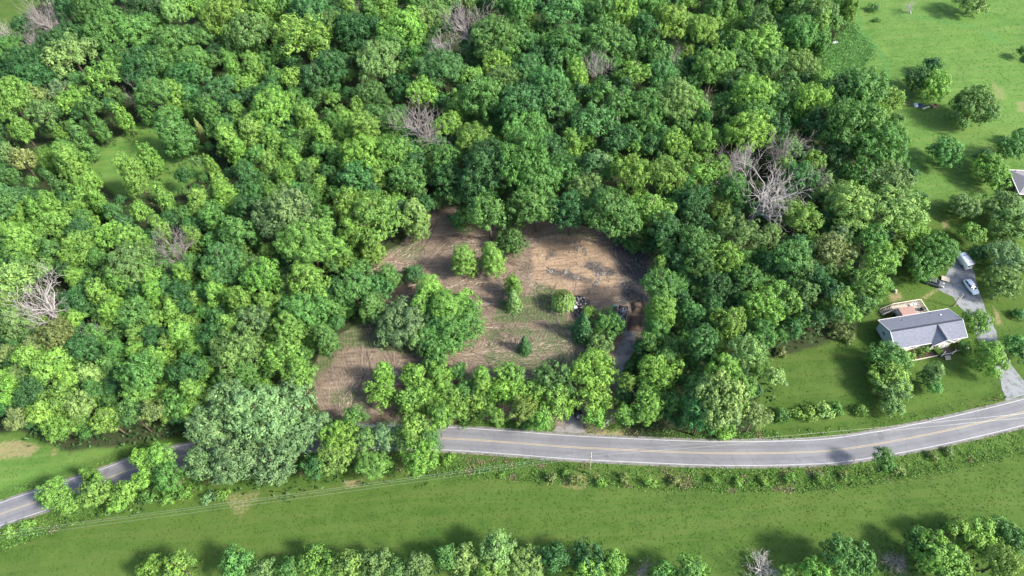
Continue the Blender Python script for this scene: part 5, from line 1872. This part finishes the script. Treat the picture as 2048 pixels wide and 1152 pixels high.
# ------------------------------------------------------------------ vehicles
def loft(mb, stations):
    """stations: (x, [(y, z), ...]) closed rings with equal counts"""
    n = len(stations[0][1])
    b = len(mb.v)
    for x, ring in stations:
        mb.v += [(x, y, z) for y, z in ring]
    for i in range(len(stations) - 1):
        for k in range(n):
            a0, a1 = b + i * n + k, b + i * n + (k + 1) % n
            mb.f.append((a0, a1, a1 + n, a0 + n))
    mb.f.append(tuple(range(b + n - 1, b - 1, -1)))
    mb.f.append(tuple(b + (len(stations) - 1) * n + k for k in range(n)))
    return mb


def body_ring(w, zl, zb):
    zm = zl + (zb - zl) * 0.55
    return [(-w * 0.94, zl), (-w, zm), (-w * 0.95, zb - 0.03), (-w * 0.85, zb), (w * 0.85, zb), (w * 0.95, zb - 0.03), (w, zm), (w * 0.94, zl)]


def cabin_ring(wb, zb, wt, zt):
    return [(-wb, zb), (-wt, zt), (wt, zt), (wb, zb)]


def wheels(root, xs, w, rad):
    for x in xs:
        for s in (-1, 1):
            wh = MB().tube([(x, s * (w - 0.2), rad), (x, s * (w + 0.01), rad)], rad, 18).build('wheel', M['tyre'], root)
            MB().tube([(x, s * (w + 0.005), rad), (x, s * (w + 0.03), rad)], rad * 0.62, 12).build('rim', M['rim'], wh)


def car(loc, rz, paint, label, cat='car', name='parked_car', glass_roof=False):
    root = empty(name, loc, rz)
    tag(root, label, cat, 'vehicles parked by the house and clearing')
    body = MB()
    loft(body, [(-2.22, body_ring(.70, .42, .78)), (-2.12, body_ring(.82, .28, .95)), (-1.5, body_ring(.90, .22, 1.0)), (-.2, body_ring(.91, .20, .99)),
                (0.9, body_ring(.91, .20, .96)), (1.3, body_ring(.90, .22, .93)), (1.9, body_ring(.85, .25, .82)), (2.18, body_ring(.72, .32, .66)), (2.26, body_ring(.60, .40, .58))])
    body.build('body', paint, root, True)
    gl = MB()
    loft(gl, [(-2.0, cabin_ring(.74, .94, .70, .97)), (-1.55, cabin_ring(.80, .94, .62, 1.44)), (-.6, cabin_ring(.82, .94, .64, 1.50)), (.15, cabin_ring(.82, .94, .62, 1.47)),
              (1.05, cabin_ring(.78, .90, .70, .95))])
    gl.build('windows', M['glass'], root)
    rf = MB()
    loft(rf, [(-1.68, cabin_ring(.60, 1.40, .55, 1.44)), (-1.5, cabin_ring(.65, 1.44, .58, 1.49)), (-.6, cabin_ring(.67, 1.49, .60, 1.545)), (.05, cabin_ring(.65, 1.47, .58, 1.515)), (.22, cabin_ring(.60, 1.43, .55, 1.46))])
    rf.build('roof_panel', paint, root, True)
    for s in (-1, 1):
        for a, b in (((.18, .63 * s, 1.46), (1.08, .75 * s, .94)), ((-1.55, .64 * s, 1.43), (-2.0, .75 * s, .95)), ((-.55, .655 * s, 1.48), (-.5, .825 * s, .96))):
            MB().beam(a, b, 0.07, 0.05).build('pillar', paint, root)
        MB().box((0.75, .98 * s, 1.0), (0.12, 0.2, 0.13)).build('mirror', paint, root)
        MB().box((2.08, .60 * s, .70), (0.22, 0.28, 0.10)).build('headlight', M['lamp'], root)
        MB().box((-2.16, .62 * s, .82), (0.10, 0.26, 0.14)).build('tail_light', M['tail'], root)
    MB().box((-2.24, 0, .62), (0.02, 0.42, 0.14)).build('number_plate', M['trim'], root)
    MB().box((2.24, 0, .42), (0.06, 1.0, 0.12)).build('grille', M['black'], root)
    MB().box((-2.24, 0, .38), (0.08, 1.3, 0.12)).build('bumper', M['black'], root)
    wheels(root, (-1.35, 1.38), .86, .33)
    return root


F_ = un(1953, 592)
R_ = un(1929, 563)
car(((F_.x + R_.x) / 2 - 0.1, (F_.y + R_.y) / 2 + 0.1, 0.05), math.atan2(-3.9, 0.55), M['white_paint'], 'white car with dark windscreen parked on the gravel driveway, nose to the road')
nose = un(1885, 574)
car((nose.x - 2.15 * math.cos(-0.5), nose.y - 2.15 * math.sin(-0.5), 0.05), -0.5, M['grey_paint'], 'dark grey car half hidden under the tree left of the driveway')
bk = un(1152, 842)
car((bk.x + 0.2, bk.y + 2.2, 0.05), math.radians(112), M['black_paint'], 'black car standing at the gravel entrance under the roadside trees')
bc = un(2052, 122)
car((bc.x + 1.0, bc.y + 0.5, 0.0), math.radians(60), M['blue_paint'], 'blue car under a small tree at the right edge of the upper lawn')

vf, vr = un(1909, 507), un(1934, 541)
van = empty('parked_van', ((vf.x + vr.x) / 2 + 0.15, (vf.y + vr.y) / 2 + 0.1, 0.05), math.atan2(vf.y - vr.y, vf.x - vr.x) + 0.02)
tag(van, 'white panel van with roof ladder rack and two dark rear windows, beside the trees', 'van', 'vehicles parked by the house and clearing')


def van_ring(w, zl, zt, k=0.88):
    zm = zl + (zt - zl) * 0.5
    return [(-w * 0.96, zl), (-w, zm), (-w * 0.95, zt - 0.25), (-w * k, zt - 0.04), (-w * 0.5, zt), (w * 0.5, zt), (w * k, zt - 0.04), (w * 0.95, zt - 0.25), (w, zm), (w * 0.96, zl)]


loft(MB(), [(-2.78, van_ring(.90, .45, 1.98)), (-2.70, van_ring(.98, .35, 2.06)), (-1.0, van_ring(1.0, .32, 2.1)), (1.0, van_ring(1.0, .32, 2.1)), (1.35, van_ring(.99, .32, 2.0)),
            (1.95, van_ring(.96, .32, 1.28)), (2.65, van_ring(.90, .36, 1.08)), (2.80, van_ring(.80, .42, .90))]).build('body', M['white_paint'], van, True)
ws = MB()
ws.add([(1.42, -.78, 1.98), (1.42, .78, 1.98), (1.97, .84, 1.31), (1.97, -.84, 1.31)], [(0, 3, 2, 1)])
o = ws.build('windscreen', M['glass'], van)
o.location = (0.03, 0, 0.03)
for s in (-1, 1):
    MB().box((-2.80, .43 * s, 1.55), (0.04, 0.62, 0.42)).build('rear_window', M['glass'], van)
    MB().box((1.2, 1.0 * s, 1.55), (0.75, 0.04, 0.45)).build('side_window', M['glass'], van)
    MB().box((1.75, 1.12 * s, 1.45), (0.12, 0.2, 0.25)).build('mirror', M['black'], van)
    MB().box((-2.78, .84 * s, 1.0), (0.06, 0.14, 0.35)).build('tail_light', M['tail'], van)
    MB().box((2.72, .66 * s, .82), (0.12, 0.28, 0.2)).build('headlight', M['lamp'], van)
MB().box((-2.83, 0, .45), (0.1, 1.8, 0.16)).build('rear_bumper', M['trim'], van)
wheels(van, (-1.75, 1.85), .96, .36)
rk = MB()
for x in (-2.2, -1.0, 0.2):
    rk.beam((x, -.85, 2.2), (x, .85, 2.2), 0.05, 0.05)
    for s in (-1, 1):
        rk.beam((x, .85 * s, 1.98), (x, .85 * s, 2.24), 0.05, 0.05)
rk.build('roof_rack', M['black'], van)
lad = empty('ladder', (0, 0, 0))
lad.parent = van
for y in (-.98, -.72):
    MB().beam((-2.9, y, 2.3), (0.9, y, 2.3), 0.05, 0.08).build('ladder_rail', M['rim'], lad)
for k in range(12):
    MB().beam((-2.7 + 0.31 * k, -.98, 2.3), (-2.7 + 0.31 * k, -.72, 2.3), 0.03, 0.03).build('rung', M['rim'], lad)

ps = un(1888, 561)
tb = MB().box((0, 0, 0.35), (1.9, 1.5, 0.06), ry=0.06)
o = tb.build('trailer_lid', M['weathered'])
o.location = (ps.x + 0.3, ps.y + 0.2, 0.05)
o.rotation_euler = (0, 0, -0.45)
tag(o, 'pale flat sheet lying between the dark grey car and the driveway', 'board')

# ------------------------------------------------------------------ debris container, soil mound, rubbish
def junk(name, pts, label, smin, smax, mat=None, flat=0.35):
    Vs, Fs, Ts = [], [], []
    fb = [(0, 1, 3, 2), (4, 6, 7, 5), (0, 4, 5, 1), (2, 3, 7, 6), (0, 2, 6, 4), (1, 5, 7, 3)]
    for (x, y, z) in pts:
        s = [rnd.uniform(smin, smax), rnd.uniform(smin, smax) * 0.6, rnd.uniform(smin, smax) * flat]
        R = Matrix.Rotation(rnd.random() * 6.28, 3, 'Z') @ Matrix.Rotation(rnd.gauss(0, .5), 3, 'X') @ Matrix.Rotation(rnd.gauss(0, .5), 3, 'Y')
        b = len(Vs)
        for i in (-.5, .5):
            for j in (-.5, .5):
                for k in (-.5, .5):
                    q = R @ Vector((i * s[0], j * s[1], k * s[2]))
                    Vs.append((x + q.x, y + q.y, z + q.z))
        Fs += [tuple(b + i for i in f) for f in fb]
        t = rnd.random() ** 4.5
        Ts += [t] * 6
    me = np_mesh(name, np.array(Vs), np.array(Fs), mat or M['rubbish'], tint=np.array(Ts))
    o = link(bpy.data.objects.new(name, me))
    tag(o, label, kind='stuff')
    return o


TL, TR, BR = un(1238, 611, 1.6), un(1257, 613, 1.6), un(1250.5, 654, 1.6)
ca = math.atan2(TR.y - BR.y, TR.x - BR.x)
cl_, cw_ = (TR - BR).length, 2.45
ax = Vector((math.cos(ca), math.sin(ca), 0))
ay = Vector((-math.sin(ca), math.cos(ca), 0))
cc_ = (TR + BR) / 2 + ay * cw_ / 2
dp = empty('debris_container', (cc_.x, cc_.y, 0.03), ca)
tag(dp, 'open-topped steel container full of rubbish with a rusty pale rim, at the clearing entrance', 'skip')
th = 0.08
for nm, c, s in (('side_wall', (0, cw_ / 2, .85), (cl_, th, 1.5)), ('side_wall', (0, -cw_ / 2, .85), (cl_, th, 1.5)), ('end_wall', (cl_ / 2, 0, .85), (th, cw_ - th, 1.5)),
                 ('end_wall', (-cl_ / 2, 0, .85), (th, cw_ - th, 1.5)), ('floor_plate', (0, 0, .12), (cl_, cw_, .1))):
    MB().box(c, s).build(nm, M['steel'], dp)
for c, s in (((0, cw_ / 2, 1.63), (cl_ + .1, .16, .1)), ((0, -cw_ / 2, 1.63), (cl_ + .1, .16, .1)), ((cl_ / 2, 0, 1.63), (.16, cw_ - .16, .1)), ((-cl_ / 2, 0, 1.63), (.16, cw_ - .16, .1))):
    MB().box(c, s).build('rim', M['rust'], dp)
for k in range(7):
    for s in (-1, 1):
        MB().box((-cl_ / 2 + 0.4 + k * (cl_ - .8) / 6, s * (cw_ / 2 + .07), .85), (.1, .08, 1.4)).build('rib', M['steel'], dp)
pts = []
for i in range(420):
    a, b = rnd.uniform(-cl_ / 2 + .3, cl_ / 2 - .3), rnd.uniform(-cw_ / 2 + .3, cw_ / 2 - .3)
    p = cc_ + ax * a + ay * b
    pts.append((p.x, p.y, 1.25 + 0.4 * rnd.random() + 0.15 * math.sin(a * 1.7)))
junk('container_rubbish', pts, 'mixed rubbish, boards and bags heaped in the open container', 0.25, 0.8)
mt_ = MB().box((0, 0, 0), (1.7, 0.9, 0.2)).build('mattress', M['tarp_white'], bevel=0.05)
q = cc_ + ax * -1.2 + ay * 0.5
mt_.location = (q.x, q.y, 1.78)
mt_.rotation_euler = (0.12, -0.1, ca + 0.3)
tag(mt_, 'grey-white mattress on top of the rubbish in the container', 'mattress')
bl_ = un(1230, 613)
o = MB().box((0, 0, 0.25), (1.3, 0.7, 0.5), top=0.8).build('plastic_tub', simple('teal_plastic', (0.12, 0.20, 0.21), 0.5), bevel=0.04)
o.location = (bl_.x, bl_.y, 0.05)
tag(o, 'small blue-grey tub standing left of the debris container', 'tub')


def heap(name, poly, hmax, mat, label, cat, seed, step=0.35):
    lo, hi = poly.min(0), poly.max(0)
    xs, ys = np.arange(lo[0], hi[0] + step, step), np.arange(lo[1], hi[1] + step, step)
    X, Y = np.meshgrid(xs, ys)
    P = np.stack([X.ravel(), Y.ravel()], 1)
    d = inside(P, poly)
    z = hmax * sstep(d, -0.1, 1.2) * (0.65 + 0.35 * smooth_noise(P, 1.7, seed)) + (smooth_noise(P, 0.6, seed + 1) - 0.5) * 0.18 * (d > 0)
    z[d < -0.1] = -0.05
    z += ground_z(P) * 0.5
    n_, m2 = len(xs), len(ys)
    i, j = np.meshgrid(np.arange(n_ - 1), np.arange(m2 - 1))
    i, j = i.ravel(), j.ravel()
    F = np.column_stack([j * n_ + i, j * n_ + i + 1, (j + 1) * n_ + i + 1, (j + 1) * n_ + i])
    F = F[(d[F] > -0.3).any(1)]
    me = np_mesh(name, np.column_stack([P, z]), F, mat, smooth=True)
    o = link(bpy.data.objects.new(name, me))
    tag(o, label, cat)
    return o


heap('soil_mound', gpoly([(1261, 602), (1286, 602), (1288, 628), (1264, 628)]), 1.1, M['soil'], 'dark brown soil mound, the far one of two right of the container', 'soil mound', 71)
heap('soil_mound', gpoly([(1259, 631), (1286, 632), (1280, 664), (1252, 662)]), 0.9, M['soil'], 'dark brown soil mound, the near one of two right of the container', 'soil mound', 75)


def scatter(poly, n, z0=0.06, jit=0.1):
    lo, hi = poly.min(0), poly.max(0)
    out = []
    while len(out) < n:
        q = lo + (hi - lo) * rng.random(2)
        if inside(q[None], poly)[0] > 0:
            out.append((q[0], q[1], z0 + jit * rng.random()))
    return out


junk('rubbish_heap', scatter(gpoly([(1148, 592), (1165, 592), (1182, 606), (1176, 622), (1150, 622)]), 150, 0.08, 0.45), 'burnt rubbish heap with pale scraps beside the drooping willow', 0.15, 0.6)
fr_ = MB().box((0, 0, 0.35), (0.75, 0.7, 0.7)).build('refrigerator', M['trim'], bevel=0.03)
MB().box((0, -0.36, 0.35), (0.6, 0.03, 0.25)).build('door', M['black'], fr_)
q = un(1150, 617)
fr_.location = (q.x, q.y, 0.1)
fr_.rotation_euler = (0.2, 0.1, 0.2)
tag(fr_, 'white tipped-over appliance in the rubbish heap by the drooping willow', 'appliance')
M['rubble'] = tint_material('rubble', (0.15, 0.135, 0.12), (0.40, 0.38, 0.35), 0.9)
pts = []
for pl, n in ((((1184, 572), (1196, 558), (1202, 556), (1192, 574)), 120), (((1188, 548), (1196, 545), (1198, 552), (1190, 554)), 40), (((1200, 546), (1212, 544), (1208, 552), (1200, 552)), 40),
              (((1148, 550), (1160, 552), (1158, 560), (1146, 556)), 60), (((1128, 540), (1134, 541), (1134, 548), (1127, 546)), 30), (((1094, 534), (1110, 538), (1108, 548), (1092, 546)), 60),
              (((1148, 490), (1160, 494), (1156, 504), (1150, 500)), 45), (((1166, 494), (1176, 498), (1174, 512), (1166, 510)), 25)):
    pts += scatter(gpoly(pl), n, 0.05, 0.08)
pts += scatter(gpoly([(1100, 480), (1200, 480), (1280, 520), (1285, 590), (1200, 605), (1100, 560)]), 120, 0.04, 0.04)
junk('rubble', pts, 'broken concrete and plaster scattered over the scraped tan soil', 0.12, 0.42, M['rubble'])

# junk under the tree toned for sun and shade on the upper lawn
jk = 'cast-off things under the tree toned for sun and shade'
for (x, y, s, hz, mat, nm, lb, cat) in ((1832, 211, (1.3, 1.9, 0.5), .25, 'tarp_white', 'white_sheet', 'white sheet draped over junk, left end of the pile on the lawn', 'sheet'),
                                        (1841, 212, (2.2, 1.7, 0.7), .35, 'tarp_dark', 'dark_tarp', 'dark blue tarp over junk under the tree toned for sun and shade', 'tarp'),
                                        (1852, 216, (2.6, 0.4, 0.2), .15, 'trim', 'plank', 'white plank lying below the tree toned for sun and shade', 'plank'),
                                        (1868, 213, (1.6, 1.3, 0.5), .28, 'rust', 'crate', 'reddish crate at the right end of the junk pile on the lawn', 'crate'),
                                        (1814, 208, (1.2, 1.2, 0.4), .2, 'rust', 'scrap_box', 'small brown box left of the junk under the tree toned for sun and shade', 'box'),
                                        (1670, 86, (2.0, 1.3, 0.5), .3, 'tarp_white', 'white_sheet', 'white sheet lying in the tall grass patch at the top', 'sheet'),
                                        (1790, 584, (0.9, 0.8, 0.7), .35, 'weathered', 'tree_stump', 'grey stump on the grass between wood and deck', 'stump')):
    q = un(x, y)
    mb = MB()
    if nm == 'tree_stump':
        mb.tube([(0, 0, -0.3), (0.03, 0, 0.1), (0.05, 0.03, 0.35)], [0.5, 0.36, 0.33], 11)
    elif 'sheet' in nm or 'tarp' in nm:
        k = 9
        vs = [((i / (k - 1) - .5) * s[0], (j / (k - 1) - .5) * s[1], s[2] * (0.9 * max(0, 1 - (2 * (i / (k - 1) - .5)) ** 4) * max(0, 1 - (2 * (j / (k - 1) - .5)) ** 4) + 0.25 * rnd.random()) - 0.2) for j in range(k) for i in range(k)]
        mb.add(vs, [(j * k + i, j * k + i + 1, (j + 1) * k + i + 1, (j + 1) * k + i) for j in range(k - 1) for i in range(k - 1)])
    elif nm in ('crate', 'scrap_box'):
        for a in (-1, 1):
            mb.box((0, a * s[1] / 2, 0), (s[0], .06, s[2])).box((a * s[0] / 2, 0, 0), (.06, s[1] - .06, s[2]))
        mb.box((0, 0, -s[2] / 2 + 0.03), (s[0] - .1, s[1] - .1, .05))
    else:
        mb.box((0, 0, 0), s)
    o = mb.build(nm, M[mat])
    o.location = (q.x, q.y, hz)
    o.rotation_euler = (0, 0, rnd.uniform(-.4, .4))
    tag(o, lb, cat)

# ------------------------------------------------------------------ poles and wires
def upole(x, y, h, lean, label, arms=True, rad=0.16):
    q = un(x, y)
    r = empty('utility_pole', (q.x, q.y, 0), 0)
    tag(r, label, 'utility pole', 'utility poles along the road')
    r.rotation_euler = (0, lean, 0)
    MB().tube([(0, 0, -0.4), (0, 0, h * .5), (0, 0, h)], [rad, rad * .85, rad * .68], 9).build('pole', M['pole_wood'], r, True)
    if arms:
        for z in (h - 0.15, h - 1.2):
            MB().tube([(0, 0, z), (0, -0.02, z + 0.28)] if z > h - 1 else [(0, -0.1, z), (0, -0.28, z + 0.1)], 0.05, 7).build('insulator', M['trim'], r)
    return q


q = upole(1178, 948, 11.0, 0.0, 'wooden utility pole on the near bank opposite the gravel entrance')
ql = un(-330, 1150)
qr = un(2330, 840)
upole(-330, 1150, 11.0, 0.0, 'utility pole beyond the left end of the road', True)
upole(2330, 840, 11.0, 0.0, 'utility pole beyond the right end of the road', True)
upole(1689, 941, 6.2, 0.03, 'short grey leaning post on the near bank below the road bend', False, 0.11)
upole(1904, 613, 5.6, 0.0, 'pale service post behind the right end of the grey-roofed house', False, 0.11)
m2 = un(1904, 613)
o = MB().tube([(0, 0, 0), (0.02, 0, 4.9)], 0.055, 7).build('conduit_post', M['trim'])
o.location = (m2.x + 0.42, m2.y - 0.1, 0)
tag(o, 'thin white conduit standing beside the pale service post', 'conduit')


def wire(a, b, sag, label):
    pts = []
    for i in range(33):
        t = i / 32
        p = a.lerp(b, t)
        p.z -= sag * 4 * t * (1 - t)
        pts.append(p)
    o = MB().tube(pts, 0.014, 4).build('power_line', M['wire'])
    tag(o, label, 'power line', 'power lines along the road')


top = Vector((q.x, q.y, 11.0))
wire(top + Vector((0, .05, .15)), Vector((ql.x, ql.y, 11.1)), 0.9, 'topmost wire running left from the utility pole over the field')
wire(top + Vector((0, -.15, -.25)), Vector((ql.x, ql.y - .2, 10.7)), 1.0, 'second wire running left, just below the topmost one')
wire(top + Vector((0, -.2, -1.4)), Vector((ql.x, ql.y - .2, 9.3)), 1.3, 'lowest wire running left from the utility pole over the field')
wire(top + Vector((0, .05, .15)), Vector((qr.x, qr.y, 11.1)), 0.9, 'upper wire running right from the utility pole across the road')
wire(top + Vector((0, -.2, -1.0)), Vector((qr.x, qr.y - .2, 9.8)), 1.2, 'lower wire running right from the utility pole across the road')

# mailbox and pipe gate
mb_ = empty('mailbox', un(2005, 799), 0.3)
tag(mb_, 'dark mailbox on a post at the road by the driveway mouth', 'mailbox')
MB().box((0, 0, 0.5), (0.1, 0.1, 1.0)).build('post', M['dark_wood'], mb_)
MB().tube([(-0.25, 0, 1.1), (0.25, 0, 1.1)], 0.13, 10).build('box', M['black'], mb_, True)
g0, g1 = un(1203, 857), un(1222, 842)
gt = empty('pipe_gate', g0, math.atan2(g1.y - g0.y, g1.x - g0.x))
tag(gt, 'pale pipe gate standing open beside the gravel entrance', 'gate')
gl_ = (g1 - g0).length
for z in (0.35, 1.1):
    MB().tube([(0, 0, z), (gl_, 0, z)], 0.035, 6).build('pipe', M['trim'], gt)
for x in (0, gl_ * .5, gl_):
    MB().tube([(x, 0, 0), (x, 0, 1.2)], 0.045, 6).build('post', M['trim'], gt)
